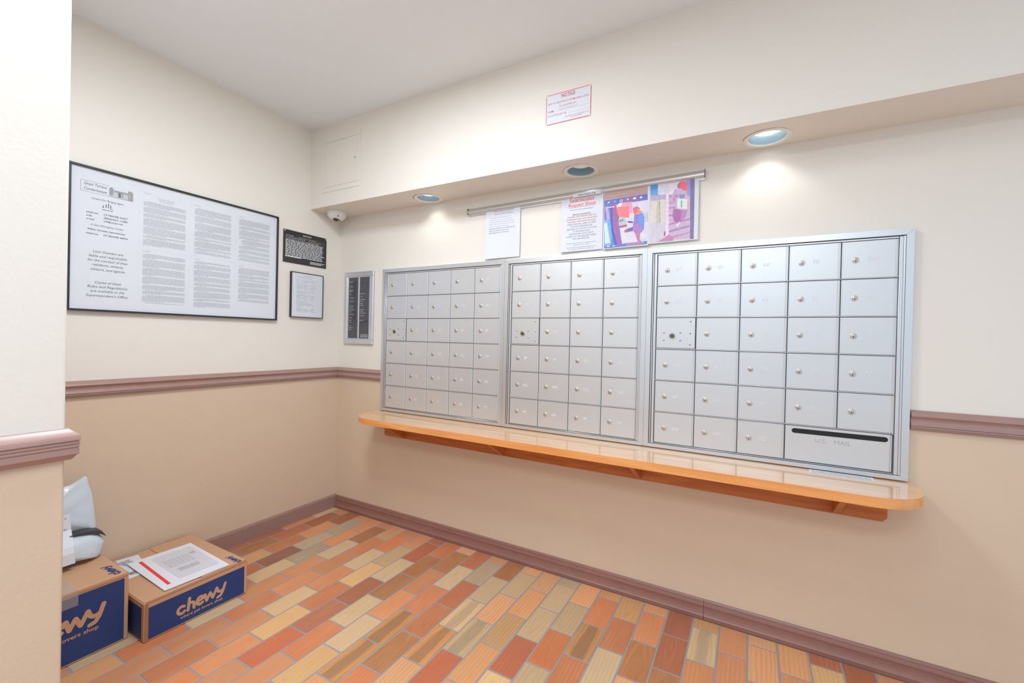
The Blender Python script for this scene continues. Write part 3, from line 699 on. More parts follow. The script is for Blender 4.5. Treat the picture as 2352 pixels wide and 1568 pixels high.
def sheet(name, x0, x1, z0, z1, y, label, curl=.006, tilt=0.0, group='sheets hanging from the paper holder strip', thick=.0004, lean=0.0):
    t = empty(name, ((x0+x1)/2, y, z0), label, 'paper', group)
    m = MB(); NX, NZ = 6, 10; V = []
    def Y(i, k): fz_ = 1-k/NZ; return y-curl*fz_**2*(0.6+0.4*math.cos(i/NX*math.pi*1.0))-lean*fz_
    for s_ in (0, 1):
        for k in range(NZ+1):
            for i in range(NX+1): m.v.append((x0+(x1-x0)*i/NX+tilt*(1-k/NZ), Y(i, k)+s_*thick, z0+(z1-z0)*k/NZ+.012*(x0+(x1-x0)*i/NX-x0)))
    n = (NX+1)*(NZ+1)
    for s_ in (0, 1):
        for k in range(NZ):
            for i in range(NX):
                a = s_*n+k*(NX+1)+i; q = (a, a+1, a+NX+2, a+NX+1); m.f.append(q if s_ == 0 else q[::-1]); m.mi.append(0)
    def side(ids):
        for a, b_ in zip(ids, ids[1:]): m.f.append((a, b_, b_+n, a+n)); m.mi.append(0)
    side([i for i in range(NX+1)][::-1]); side([NZ*(NX+1)+i for i in range(NX+1)]); side([k*(NX+1) for k in range(NZ+1)]); side([k*(NX+1)+NX for k in range(NZ+1)][::-1])
    m.build('page', M_PAPER, t, smooth=True)
    def yat(x, z):
        k = max(0, min(1, (z-z0)/(z1-z0))); fz_ = 1-k; i = (x-x0)/(x1-x0)*NX
        return y-curl*fz_**2*(0.6+0.4*math.cos(i/NX*math.pi))-lean*fz_
    return t, yat
class Bent:
    """drawing surface following a sheet; z rises slightly with x as the strip does"""
    def __init__(s, yat, x0, off=.0006, sl=.012): s.yat, s.x0, s.off, s.sl = yat, x0, off, sl
    def p(s, u, v, n=0.0): return (u, s.yat(u, v)-s.off-n, v+s.sl*(u-s.x0))
YS = -.0075
t, ya = sheet('typed_notice', 1.207, 1.427, 1.643, 1.922, YS, 'white typed letter, leftmost sheet hanging from the strip, mostly blank below', .007)
m = MB(); m2 = MB(); pl = Bent(ya, 1.207)
write(m2, pl, 'Grant Terrace Condominium', 1.322, 1.901, .0068, .126, 'c', shear=.2); write(m2, pl, 'Spectrum CCTV channel', 1.322, 1.886, .0068, .116, 'c')
for k, s in enumerate(('The Spectrum lobbycam CCTV', 'channel is no longer on channel 97.', 'The new Spectrum lobbycam channel is', '1997. This channel is so you can see', 'who is buzzing your intercom.')):
    write(m, pl, s, 1.232+(.006 if k == 0 else 0), 1.866-k*.0118, .0056, (.132, .145, .160, .160, .126)[k], 'l')
for k, s in enumerate(('Friendly reminder not to buzz anyone', 'into the building if you\'re not', 'expecting anyone. Thank you.')):
    write(m2, pl, s, 1.232, 1.807-k*.0118, .0056, (.163, .125, .130)[k], 'l', bold=.012)
m.build('printed_text', M_INKL, t); m2.build('bold_text', M_INK, t)
t, ya = sheet('exterminator_notice', 1.664, 1.884, 1.646, 1.935, YS, 'white exterminator request sheet with a red title', .006)
m = MB(); m2 = MB(); m3 = MB(); pl = Bent(ya, 1.664)
write(m2, pl, 'Exterminator', 1.775, 1.8965, .0165, .128, 'c'); rect(m2, pl, 1.711, 1.8945, 1.839, 1.8958)
write(m2, pl, 'Request Sheet', 1.775, 1.871, .0170, .142, 'c'); rect(m2, pl, 1.704, 1.8665, 1.846, 1.8678)
write(m, pl, 'Dear Unit Owners/Residents:', 1.775, 1.853, .0062, .120, 'c')
write(m, pl, 'Effective Immediately', 1.775, 1.829, .0070, .096, 'c', bold=.012); rect(m, pl, 1.727, 1.826, 1.823, 1.8268)
Lr = ('WE WILL NO LONGER HAVE THE', 'EXTERMINATOR LOOK FOR DOOR', 'HANGER SIGNS FOR SERVICES.', 'EVERYONE WILL NEED TO SIGN', 'UP FOR EXTERMINATOR', 'SERVICES ON THE LIST LOCATED', 'IN THE MAILROOMS.', 'PLEASE NOTE: ONLY UNITS', 'LISTED ON THE REQUEST SHEET', 'WILL BE SERVICED.')
for k, s in enumerate(Lr):
    tgt = m3 if k in (0, 1, 2) else m
    write(tgt, pl, s, 1.775, 1.8165-k*.01235, .0072, (.150, .160, .148, .148, .112, .156, .090, .128, .156, .090)[k], 'c')
for k, (s, wd) in enumerate((('Reminder: Pest Control is on Thursdays and the', .152), ('Exterminator is twice a month', .078))): write(m, pl, s, 1.775, 1.685-k*.009, .0045, wd, 'c')
for k, (s, wd) in enumerate((('Your cooperation is greatly appreciated. As we', .152), ('work together to maintain our community.', .134))): write(m, pl, s, 1.775, 1.664-k*.009, .0045, wd, 'c')
m.build('grey_text', M_INK, t); m2.build('red_title', M_RED, t); m3.build('red_text', M_REDL, t)
def picture(nm, x0, x1, z0, z1, y, data, label, off_sl):
    t, ya = sheet(nm, x0, x1, z0, z1, y, label, 0, lean=.004)
    cols = sorted({c for c, _ in data})
    soft = lambda c: rgb(*[int(int(c[i:i+2], 16)*.84+232*.16) for i in (0, 2, 4)])
    mats_ = [mat('print_'+c.lower(), soft(c), .55, noise=.20, nscale=70) for c in cols]
    m = MB(); n = .0005
    for c, pts in data:
        m.poly([(u, ya(u, v)-n, v) for u, v in pts], cols.index(c)); n += .00004
    m.build('printed_picture', mats_, t); return t
P3=[('D7D2E0',[(1.8882,1.9208),(2.0938,1.923),(2.0978,1.6553),(1.8948,1.6496)]),('BE9690',[(1.8882,1.9208),(2.0938,1.923),(2.0947,1.8881),(1.8891,1.8842)]),('A88890',[(1.8888,1.8942),(2.0944,1.8976),(2.0947,1.8881),(1.8891,1.8842)]),('5A5AB0',[(1.8891,1.8825),(2.0947,1.8872),(2.0954,1.858),(1.8898,1.8526)]),('7A55A0',[(1.9741,1.8844),(2.051,1.8863),(2.0518,1.8568),(1.9747,1.8564)]),('5F6EC8',[(1.8898,1.8526),(1.9484,1.8582),(1.9828,1.6587),(1.8947,1.6562)]),('BE96C8',[(1.895,1.8486),(1.9085,1.8502),(1.926,1.7525),(1.9167,1.7238)]),('6EA0DC',[(1.8916,1.7827),(1.91,1.7889),(1.9315,1.7322),(1.93,1.6599),(1.8946,1.6596)]),('C8E1F0',[(1.8929,1.7692),(1.9053,1.7745),(1.9246,1.6735),(1.8994,1.6708)]),('4646A0',[(1.9186,1.8505),(1.9303,1.8523),(1.9381,1.7381),(1.9598,1.6607),(1.9466,1.6618),(1.9282,1.7325)]),('AA4682',[(1.9319,1.8554),(1.9484,1.8582),(1.9596,1.7359),(1.9811,1.6621),(1.968,1.6626),(1.9447,1.7374)]),('5AA0E6',[(1.9101,1.7872),(1.9201,1.7877),(1.928,1.7391),(1.918,1.7368)]),('E196AF',[(1.9599,1.8599),(2.0247,1.8595),(2.026,1.8063),(1.9597,1.8012)]),('E8E4EE',[(1.9616,1.8597),(1.9779,1.8599),(1.9718,1.8421),(1.9586,1.8438)]),('F56E73',[(1.9521,1.8413),(2.0108,1.8397),(2.0121,1.7853),(1.9582,1.7948)]),('3C3C5A',[(1.9523,1.8053),(1.958,1.8047),(1.9632,1.7926),(1.9618,1.7814),(1.9553,1.7805),(1.9584,1.7883),(1.9582,1.7965)]),('B9B9C3',[(1.9633,1.7877),(1.9927,1.7892),(2.0017,1.751),(1.9643,1.7484)]),('55556E',[(1.9636,1.7746),(1.9864,1.7802),(1.9849,1.7739),(1.9654,1.7705)]),('AA466E',[(1.9642,1.7501),(2.0016,1.7542),(2.0018,1.7445),(1.9651,1.7402)]),('9070B4',[(2.0287,1.8284),(2.046,1.8342),(2.062,1.8242),(2.0605,1.8196),(2.0305,1.8186)]),('F0506E',[(2.0281,1.8253),(2.05,1.8257),(2.0597,1.815),(2.0421,1.7973),(2.0325,1.8016)]),('FA7850',[(2.0494,1.8236),(2.0741,1.8036),(2.0374,1.7969),(2.0482,1.8084)]),('7A70C8',[(2.0358,1.7954),(2.0751,1.7997),(2.0825,1.7741),(2.0816,1.7234),(2.0649,1.7053),(2.0362,1.7145),(2.0302,1.7415),(2.035,1.7667)]),('5A8CE1',[(2.0565,1.7898),(2.0777,1.7937),(2.0818,1.7424),(2.0706,1.7277),(2.056,1.7484)]),('AA6EBE',[(2.03,1.7463),(2.0543,1.7517),(2.0736,1.7337),(2.0664,1.7052),(2.0379,1.7118)]),('64509F',[(2.0315,1.7398),(2.0102,1.7339),(2.0005,1.7317),(2.0025,1.7176),(2.0319,1.7204)]),('C84678',[(1.9893,1.7263),(2.0038,1.7304),(2.008,1.718),(1.9944,1.7161)]),('503C78',[(1.9997,1.7674),(2.0158,1.7682),(2.0309,1.7639),(2.0295,1.757),(2.0127,1.7611)]),('BE6E96',[(2.0426,1.7113),(2.0649,1.7053),(2.0629,1.6806),(2.0705,1.6672),(2.0547,1.6696),(2.0469,1.6917)]),('C0C0D0',[(2.0798,1.7998),(2.0961,1.8025),(2.0972,1.7566),(2.0839,1.758)]),('5070C8',[(1.8946,1.6612),(2.0975,1.6673),(2.0978,1.6537),(1.8949,1.6489)]),('A078B4',[(2.0022,1.6642),(2.0752,1.6662),(2.0755,1.6537),(2.0025,1.6515)]),('F0F0F8',[(1.9047,1.8672),(1.9146,1.8751),(1.9175,1.8688),(1.9081,1.8651)]),('40A8F0',[(1.9364,1.8745),(1.9463,1.8748),(1.9466,1.865),(1.9366,1.8653)]),('F0F0F8',[(1.9661,1.8748),(1.9792,1.875),(1.9795,1.8639),(1.9664,1.8643)]),('6058B0',[(1.9681,1.8722),(1.9773,1.8723),(1.9774,1.8661),(1.9683,1.8663)]),('D8D0EC',[(1.9986,1.8759),(2.0083,1.8762),(2.0069,1.8673),(2.0005,1.8676)]),('F0F0F8',[(2.0276,1.8736),(2.0323,1.8777),(2.0418,1.8774),(2.042,1.8684),(2.0293,1.8685)]),('F0F0F8',[(2.0601,1.8771),(2.0701,1.8773),(2.0703,1.8693),(2.0603,1.8691)]),('F8F8FF',[(1.9052,1.8463),(1.942,1.8472),(1.9421,1.8439),(1.9053,1.843)]),('F8F8FF',[(1.9082,1.6591),(1.9233,1.6592),(1.9234,1.6552),(1.9083,1.6551)]),('F8F8FF',[(1.9367,1.6593),(1.9483,1.6594),(1.9484,1.6557),(1.9368,1.6557)]),('F8F8FF',[(2.0768,1.6635),(2.0809,1.6634),(2.081,1.659),(2.0769,1.659)])]
P4=[('D7C3D7',[(2.1061,1.9259),(2.2958,1.9241),(2.2976,1.6591),(2.1095,1.6574)]),('D7D7EB',[(2.1396,1.9239),(2.1755,1.9231),(2.1767,1.8718),(2.1408,1.8722)]),('50A0E1',[(2.1061,1.9243),(2.1396,1.9239),(2.141,1.8643),(2.1292,1.8528),(2.1093,1.8567)]),('3C88D8',[(2.1061,1.9243),(2.1396,1.9239),(2.1401,1.902),(2.1066,1.9031)]),('AAA0BE',[(2.1073,1.8753),(2.1378,1.8748),(2.1767,1.8718),(2.1773,1.8494),(2.1079,1.8506)]),('D7CDC3',[(2.1079,1.85),(2.1713,1.8508),(2.1738,1.745),(2.1104,1.7441)]),('C3B9A8',[(2.1384,1.8497),(2.1483,1.8499),(2.1508,1.746),(2.1348,1.7455)]),('8C7D78',[(2.1478,1.8462),(2.1505,1.8462),(2.1541,1.7434),(2.1517,1.7433)]),('CDC3D7',[(2.1105,1.7434),(2.1886,1.7464),(2.1872,1.6816),(2.1668,1.6649),(2.1094,1.6606)]),('E6D2E6',[(2.1757,1.9153),(2.187,1.9152),(2.1924,1.6873),(2.1783,1.6825)]),('C8AACD',[(2.1874,1.9197),(2.2769,1.9187),(2.2829,1.6635),(2.2111,1.664),(2.193,1.6873)]),('E4DCF0',[(2.1874,1.9197),(2.2484,1.9195),(2.2319,1.8915),(2.2034,1.868),(2.1886,1.8701)]),('A888B4',[(2.1887,1.867),(2.2296,1.8643),(2.2299,1.8505),(2.189,1.8546)]),('B090BC',[(2.1894,1.836),(2.2217,1.8332),(2.2218,1.8256),(2.1896,1.8267)]),('A880B0',[(2.19,1.8112),(2.2193,1.8106),(2.2195,1.8038),(2.1902,1.805)]),('A57AAA',[(2.1908,1.7771),(2.2085,1.7766),(2.2086,1.7704),(2.191,1.7703)]),('A57AAA',[(2.1918,1.7368),(2.2794,1.7515),(2.2795,1.7448),(2.192,1.7291)]),('A57AAA',[(2.1925,1.7058),(2.2801,1.7212),(2.2803,1.7136),(2.1927,1.6965)]),('B48CB4',[(2.202,1.6787),(2.2808,1.6909),(2.281,1.6848),(2.2081,1.6704)]),('968CD7',[(2.2598,1.9223),(2.2776,1.9225),(2.2794,1.8452),(2.2656,1.8562)]),('6E6496',[(2.2776,1.9234),(2.2953,1.9236),(2.2976,1.6591),(2.2838,1.6589)]),('C85A96',[(2.2237,1.908),(2.2341,1.9187),(2.2455,1.9215),(2.2405,1.8902),(2.224,1.8927)]),('FA5A6E',[(2.2345,1.9033),(2.2427,1.9204),(2.2527,1.9203),(2.2651,1.9017),(2.265,1.8805),(2.2581,1.8749),(2.2435,1.8852)]),('BEB4CD',[(2.2371,1.8892),(2.258,1.8755),(2.259,1.8602),(2.2384,1.86)]),('B8A8C8',[(2.2061,1.8738),(2.2173,1.8937),(2.2233,1.8882),(2.2097,1.8487),(2.2009,1.8499)]),('8C78BE',[(2.2325,1.8639),(2.2561,1.8606),(2.2545,1.8425),(2.2359,1.843)]),('E1E6DC',[(2.2271,1.8478),(2.2359,1.8445),(2.2545,1.8425),(2.268,1.8377),(2.2677,1.7923),(2.2247,1.8031)]),('3CAAC8',[(2.2412,1.8367),(2.2453,1.8362),(2.2471,1.8046),(2.2444,1.8013),(2.2414,1.8053)]),('A55A9B',[(2.2113,1.8023),(2.2457,1.7929),(2.2463,1.7675),(2.2412,1.7406),(2.2151,1.7435),(2.2065,1.7722)]),('B478B4',[(2.2457,1.7929),(2.2692,1.789),(2.2595,1.7538),(2.2412,1.7412)]),('F0EAF6',[(2.2228,1.7227),(2.2383,1.7409),(2.2404,1.7377),(2.2279,1.7176)]),('E05A8C',[(2.2067,1.8522),(2.2155,1.8494),(2.2143,1.8373),(2.2076,1.8382)]),('BE78A0',[(2.1489,1.6603),(2.1959,1.687),(2.2145,1.6698),(2.2083,1.6596)]),('A03C6E',[(2.1724,1.7041),(2.1778,1.7042),(2.1782,1.6856),(2.173,1.6814)])]
picture('security_camera_printout', 1.8875, 2.1035, 1.6445, 1.938, YS-.002, P3, 'colour printout of a person in a blue jacket standing at an intercom', .0)
picture('security_camera_printout', 2.1035, 2.3145, 1.6525, 1.940, YS-.001, P4, 'rightmost colour printout of a person in a red cap on stairs', .0)

# ------------------------------------------------------------------ red bordered notice on the soffit
t = empty('notice_sign', (1.783, -SD, 2.189), 'white sign with red border and red lettering above the downlights', 'sign')
SF = BACK(-SD); m = MB()
m.v = []; r = .006; u0, u1, v0, v1 = 1.6745, 1.8905, 2.189, 2.3255
out = []
for cx, cz, a0 in ((u1-r, v1-r, 0), (u0+r, v1-r, 90), (u0+r, v0+r, 180), (u1-r, v0+r, 270)):
    for k in range(5): a = math.radians(a0+k*22.5); out.append((cx+r*math.cos(a), cz+r*math.sin(a)))
m.prism(out, 1, -SD-.0004, -SD-.0020); m.build('plate', M_PAPER, t)
m = MB(); pl = BACK(-SD-.0021); bw = .0028
for a, b_, c, d in ((u0+.006, v0, u1-.006, v0+bw), (u0+.006, v1-bw, u1-.006, v1), (u0, v0+.006, u0+bw, v1-.006), (u1-bw, v0+.006, u1, v1-.006)): rect(m, pl, a, b_, c, d)
for cx, cz, a0 in ((u1-r, v1-r, 0), (u0+r, v1-r, 90), (u0+r, v0+r, 180), (u1-r, v0+r, 270)):
    for k in range(4):
        a, b_ = math.radians(a0+k*22.5), math.radians(a0+(k+1)*22.5)
        m.poly([pl.p(cx+r*math.cos(a), cz+r*math.sin(a)), pl.p(cx+r*math.cos(b_), cz+r*math.sin(b_)), pl.p(cx+(r-bw)*math.cos(b_), cz+(r-bw)*math.sin(b_)), pl.p(cx+(r-bw)*math.cos(a), cz+(r-bw)*math.sin(a))])
m.build('red_border', M_RED, t)
m = MB()
write(m, pl, 'NOTICE', 1.7825, 2.3030, .0155, .066, 'c', bold=.03); rect(m, pl, 1.748, 2.3000, 1.817, 2.3009)
write(m, pl, 'KEY TO HEATING SYSTEM AREA LOCK', 1.783, 2.2790, .0080, .196, 'c', bold=.012); write(m, pl, 'IS LOCATED AT:', 1.782, 2.2605, .0080, .082, 'c', bold=.012)
write(m, pl, 'NAME:', 1.685, 2.2440, .0080, .032, 'l', bold=.012); write(m, pl, 'LOCATION (APT #):', 1.684, 2.2250, .0080, .092, 'l', bold=.012)
rect(m, pl, 1.723, 2.2440, 1.880, 2.2446); rect(m, pl, 1.785, 2.2248, 1.881, 2.2254)
write(m, pl, 'DEPARTMENT OF HOUSING PRESERVATION', 1.825, 2.2090, .0042, .112, 'c', bold=.012); write(m, pl, 'AND DEVELOPMENT', 1.824, 2.2015, .0042, .054, 'c', bold=.012)
m.build('red_lettering', M_REDL, t)
m = MB(); write(m, pl, 'WILLIAM GONZALEZ 1C', 1.782, 2.2475, .0055, .088, 'c'); m.build('typed_name', M_INK, t)
for u, v in ((u0+.005, v1-.005), (u1-.005, v1-.005), (u0+.005, v0+.005), (u1-.005, v0+.005)):
    m = MB(); m.lathe((u, -SD-.0021, v), [(.0038, 0), (.0030, -.0012), (.0001, -.0016)], 1, 12); m.build('screw', M_WHITE, t, smooth=True)

# access panel painted over, near the corner
t = empty('access_panel', (.283, -SD, 2.10), 'cream painted square access panel on the soffit near the corner', 'panel')
m = MB(); frame4(m, SF, .111, 2.099, .454, 2.440, .030, .0003, .0028, bev=.0012); m.build('frame', M_CREAM, t)
m = MB(); slab(m, SF, .1425, 2.1305, .4225, 2.4085, .0003, .0020, 0, .0008); d = m.build('door', M_CREAM, t)
m = MB(); m.lathe((.408, -SD-.002, 2.276), [(.0040, 0), (.0040, -.0012), (.0001, -.0014)], 1, 12); m.build('latch', mat('dark_latch', rgb(120, 110, 96), .5), d)

# ------------------------------------------------------------------ downlights
M_BAF = mat('grey_blue_baffle', rgb(150, 176, 190), .35)
DLAB = ('leftmost recessed downlight in the soffit, nearest the dome camera', 'middle recessed downlight in the soffit, above the paper holder strip', 'rightmost recessed downlight in the soffit, lamp glowing white')
for i, (x, y) in enumerate(DL):
    t = empty('recessed_downlight', (x, y, ZS), DLAB[i], 'light', 'recessed downlights in the soffit')
    m = MB(); m.lathe((x, y, ZS), [(.0845, -.0003), (.0835, -.0024), (.0800, -.0040), (.0690, -.0034), (.0655, -.0012), (.0650, .002), (.0845, .0000)][:6], 2, 48); m.build('trim_ring', M_WHITE, t, smooth=True)
    m = MB()
    for a0, a1, wd_ in ((190, 262, .0022), (268, 288, .0012), (300, 318, .0008)):
        if i: wd_ *= .45
        for q in range(12):
            b0, b1 = math.radians(a0+(a1-a0)*q/12), math.radians(a0+(a1-a0)*(q+1)/12)
            m.poly([(x+.0842*math.cos(b0), y+.0842*math.sin(b0), ZS-.0006), (x+.0842*math.cos(b1), y+.0842*math.sin(b1), ZS-.0006), (x+(.0848+wd_)*math.cos(b1), y+(.0848+wd_)*math.sin(b1), ZS-.0006), (x+(.0848+wd_)*math.cos(b0), y+(.0848+wd_)*math.sin(b0), ZS-.0006)])
    m.build('edge_crack', mat('dark_crack', rgb(96, 60, 40), .9), t)
    m = MB(); pr = [(.0650, .002)]; z_ = .002
    while z_ < .10: pr += [(.0650-z_*.06, z_+.0008), (.0630-z_*.06, z_+.0014), (.0630-z_*.06, z_+.0042), (.0650-z_*.06, z_+.0048)]; z_ += .0052
    pr.append((.0001, z_+.002)); m.lathe((x, y, ZS), pr, 2, 48); m.build('baffle', M_BAF, t)
    on = (1.2, .35, 2.6)[i]
    lamp = mat('lamp_glow_'+('left', 'middle', 'right')[i], (1, .985, .95, 1), .3, emit=on)
    m = MB()
    if i == 1:
        m.lathe((x, y, ZS), [(.0001, .026), (.030, .027), (.046, .031), (.054, .040), (.054, .080)], 2, 32); m.build('lamp', mat('frosted_lamp', rgb(206, 216, 216), .2, emit=.35), t, smooth=True)
        m = MB(); m.box((x-.030, y-.034, ZS+.0235), (x-.004, y-.020, ZS+.0262), 0, .001); m.build('filament_window', mat('lit_window', (1, 1, 1, 1), .3, emit=2.0), t)
    else:
        m.lathe((x, y, ZS), [(.0001, .026), (.036, .027), (.050, .030), (.056, .038), (.056, .080)], 2, 32); m.build('lamp', lamp, t, smooth=True)
    sd_ = bpy.data.lights.new('downlight_beam', 'SPOT'); sd_.energy = SPOT[i]; sd_.color = (1.0, .985, .94); sd_.spot_size = math.radians(112); sd_.spot_blend = .55; sd_.shadow_soft_size = .02
    so = bpy.data.objects.new('beam', sd_); COL.objects.link(so); so.parent = t; so.location = (0, 0, .022)

# ------------------------------------------------------------------ dome camera in the corner
t = empty('dome_camera', (.105, -.118, ZS), 'white dome security camera with dark lens in the corner under the soffit', 'camera')
c = (.105, -.118, ZS)
m = MB(); m.lathe(c, [(.0600, -.0004), (.0605, -.006), (.0590, -.020), (.0540, -.033), (.0450, -.043), (.0340, -.0500), (.0260, -.0530), (.0240, -.0500)], 2, 48); m.build('housing', mat('white_camera_shell', rgb(228, 230, 228), .35), t, smooth=True)
m = MB(); cc = Vector(c)+Vector((.010, -.012, -.040)); pr = [(.0240*math.sin(a*math.pi/12)+.00001, -.024*math.cos(a*math.pi/12)) for a in range(0, 13)]
m.lathe(cc, pr, 2, 32); m.build('lens_dome', mat('dark_dome', rgb(52, 44, 40), .08, coat=1), t, smooth=True)
for a in (200, 330, 80):
    q = math.radians(a); p = Vector(c)+Vector((.0515*math.cos(q), .0515*math.sin(q), -.0345))
    m = MB(); m.lathe(p, [(.0001, -.0045), (.0035, -.0035), (.0045, .0), (.0035, .0035), (.0001, .0045)], 2, 12); m.build('screw_recess', mat('dark_recess', rgb(70, 64, 60), .5), t)

# ------------------------------------------------------------------ parcels on the floor
def ribbonword(mb, pl, u, v, h, mi=0, n=0.0, flipx=1):
    """the rounded brush lettering c h e w y; x-height h, left end u, baseline v; returns width"""
    S = h; wd = .31*S
    def arc(cx, cy, rx, ry, a0, a1, k=12): return [(cx+rx*math.cos(math.radians(a0+(a1-a0)*i/k)), cy+ry*math.sin(math.radians(a0+(a1-a0)*i/k))) for i in range(k+1)]
    st = [arc(.50, .42, .36, .38, 50, 320), [(1.24, 1.30), (1.12, .05)], arc(1.42, .46, .27, .30, 165, 20, 8)+[(1.70, .05)],
          [(2.02, .44), (2.64, .62)]+arc(2.32, .50, .34, .42, 15, 310, 12),
          [(2.78, .86), (2.98, .12), (3.32, .82), (3.62, .14), (4.02, 1.00)],
          [(4.02, 1.00), (4.16, .56), (4.36, .42), (4.58, .46), (4.74, .52)], [(4.95, 1.12), (4.68, .28), (4.46, -.06), (4.14, -.14)]]
    for s_ in st: stroke(mb, pl, [(u+a*S*flipx, v+b_*S+a*S*.03) for a, b_ in s_], wd, mi, n)
    return 5.0*S
class Plain3:
    def __init__(s, o, U, V, N): s.q = Plane(o, U, V, N)
    def p(s, u, v, n=0.0): return s.q.p(u, v, n)
def parcel(x0, x1, y0, y1, h, label, panel, logo, group='cardboard parcels on the floor'):
    t = empty('cardboard_box', ((x0+x1)/2, (y0+y1)/2, 0), label, 'box', group)
    m = MB(); m.box((x0, y0, .001), (x1, y1, h), 0, .003); m.build('carton', M_KRAFT, t)
    F = LEFT(x1+.0006)
    m = MB(); rect(m, F, y0+panel, .008, y1-panel, h-.020)
    m.poly([(x0+.012, y0-.0006, .008), (x1-.020, y0-.0006, .008), (x1-.020, y0-.0006, h-.020), (x0+.012, y0-.0006, h-.020)])
    m.build('printed_panel', M_NAVY, t)
    m = MB(); F2 = LEFT(x1+.0012); cy, cz, hh = logo
    ribbonword(m, F2, cy-2.5*hh, cz, hh)
    write(m, F2, 'where pet lovers shop', cy+.02*hh, cz-hh*.52, hh*.30, hh*4.3, 'c', bold=.02); m.build('brand_lettering', M_KRAFT, t)
    m = MB(); T = Plane((0, 0, h+(.0006 if h > .2 else .0037)), (-1, 0, 0), (0, -1, 0), (0, 0, 1))
    ribbonword(m, T, -(x1-.012), -(y1-.020)+.0, .021 if h > .2 else .018); m.build('small_brand_print', M_NAVY, t)
    return t
b2 = parcel(.018, .520, -1.291, -.902, .151, 'low wide cardboard box with blue side holding the flat white envelope', .014, (-1.090, .047, .0375))
# top flaps of the low box: thin slabs, one edge lifting
m = MB(); m.box((.020, -1.083, .1512), (.505, -.904, .1542), 0, .001); m.build('flap', M_KRAFT, b2)
m = MB(); m.box((.035, -1.288, .1512), (.512, -1.090, .1530), 0, .001); m.build('flap', M_KRAFT, b2)
m = MB(); m.box((.508, -1.285, .1490), (.5215, -.905, .1515), 0, .001); m.box((.520, -1.288, .002), (.5218, -1.277, .150), 0); m.build('folded_edge', M_KRAFTE, b2)
m = MB(); m.poly([(.032, -1.212, .1535), (.262, -1.245, .1535), (.262, -1.170, .1548), (.051, -1.136, .1548)]); sl = m.build('shipping_label', M_PAPER, b2)
m = MB(); T = Plane((0, 0, .1552), (0, 1, 0), (-1, 0, 0), (0, 0, 1))
for k in range(5): wordlines(m, T, -1.225+k*.004, -1.175, -.075-k*.012, .006)
m.build('printed_text', M_INKD, sl)
m = MB()
for k in range(9): rect(m, T, -1.228+k*.006, -.235, -1.2255+k*.006, -.205)
m.build('barcode', M_INKD, sl)
b1 = parcel(.030, .430, -1.692, -1.306, .262, 'taller cardboard box against the wall end with the plastic mailer on top', .014, (-1.497, .116, .0475))
mtp = bpy.data.materials.new('clear_tape'); mtp.use_nodes = True; bt = mtp.node_tree.nodes['Principled BSDF']
bt.inputs['Base Color'].default_value = rgb(214, 204, 200); bt.inputs['Alpha'].default_value = 0.32; bt.inputs['Roughness'].default_value = 0.15
m = MB(); m.poly([(.300, -1.60, .2634), (.4312, -1.60, .2634), (.4312, -1.452, .2634), (.300, -1.452, .2634)]); m.poly([(.4318, -1.60, .2630), (.4318, -1.60, .2060), (.4318, -1.452, .2060), (.4318, -1.452, .2630)]); m.build('clear_tape', mtp, b1)
m = MB(); m.box((.034, -1.500, .2621), (.426, -1.497, .2630)); m.box((.4285, -1.690, .2480), (.4312, -1.310, .2500)); m.build('folded_edge', M_KRAFTE, b1)

# flat white document envelope on the low box
t = empty('cardboard_envelope', (.315, -1.085, .1552), 'flat white mailing envelope with red stripe lying on the low box', 'envelope')
EC = [(.128, -1.205), (.492, -1.214), (.502, -.972), (.142, -.962)]
m = MB()
m.v = [(x, y, .1560+(.004 if i in (0, 3) else 0)) for i, (x, y) in enumerate(EC)]+[(x, y, .1590+(.004 if i in (0, 3) else 0)) for i, (x, y) in enumerate(EC)]
for f in ((0,3,2,1),(4,5,6,7),(0,1,5,4),(1,2,6,5),(2,3,7,6),(3,0,4,7)): m.f.append(f); m.mi.append(0)
m.build('envelope_body', mat('white_card', rgb(226, 228, 236), .6), t)
def EP(s_, r_, n=0.0):                                   # s along the long side, r across
    a = [EC[0][i]*(1-s_)+EC[1][i]*s_ for i in (0, 1)]; b_ = [EC[3][i]*(1-s_)+EC[2][i]*s_ for i in (0, 1)]
    return (a[0]*(1-r_)+b_[0]*r_, a[1]*(1-r_)+b_[1]*r_, .1592+.004*(1-s_)+n)
class EPl:
    def p(s, u, v, n=0.0): return EP(v, u, n)             # text reads across the short side
E_ = EPl()
m = MB(); m.poly([EP(.07, .13, .0002), EP(.90, .10, .0002), EP(.90, .15, .0002), EP(.50, .165, .0002), EP(.07, .18, .0002)]); m.build('red_stripe', mat('envelope_red', rgb(232, 62, 56), .6), t)
m = MB(); m.poly([EP(.10, .30, .0004), EP(.86, .30, .0004), EP(.86, .93, .0004), EP(.10, .93, .0004)]); sl = m.build('label_pouch', mat('label_pouch', rgb(214, 214, 222), .3), t)
m = MB()
for k in range(5):
    for q in range(6):
        a = .36+q*.07; m.poly([EP(.30+k*.05, a, .0008), EP(.315+k*.05, a, .0008), EP(.315+k*.05, a+.055, .0008), EP(.30+k*.05, a+.055, .0008)])
m.build('printed_text', M_INKL, sl)
m = MB()
for q in range(16): a = .42+q*.020; m.poly([EP(.60, a, .0008), EP(.70, a, .0008), EP(.70, a+.010, .0008), EP(.60, a+.010, .0008)])
m.poly([EP(.28, .80, .0008), EP(.33, .80, .0008), EP(.33, .88, .0008), EP(.28, .88, .0008)])
m.build('barcode', M_INKL, sl)

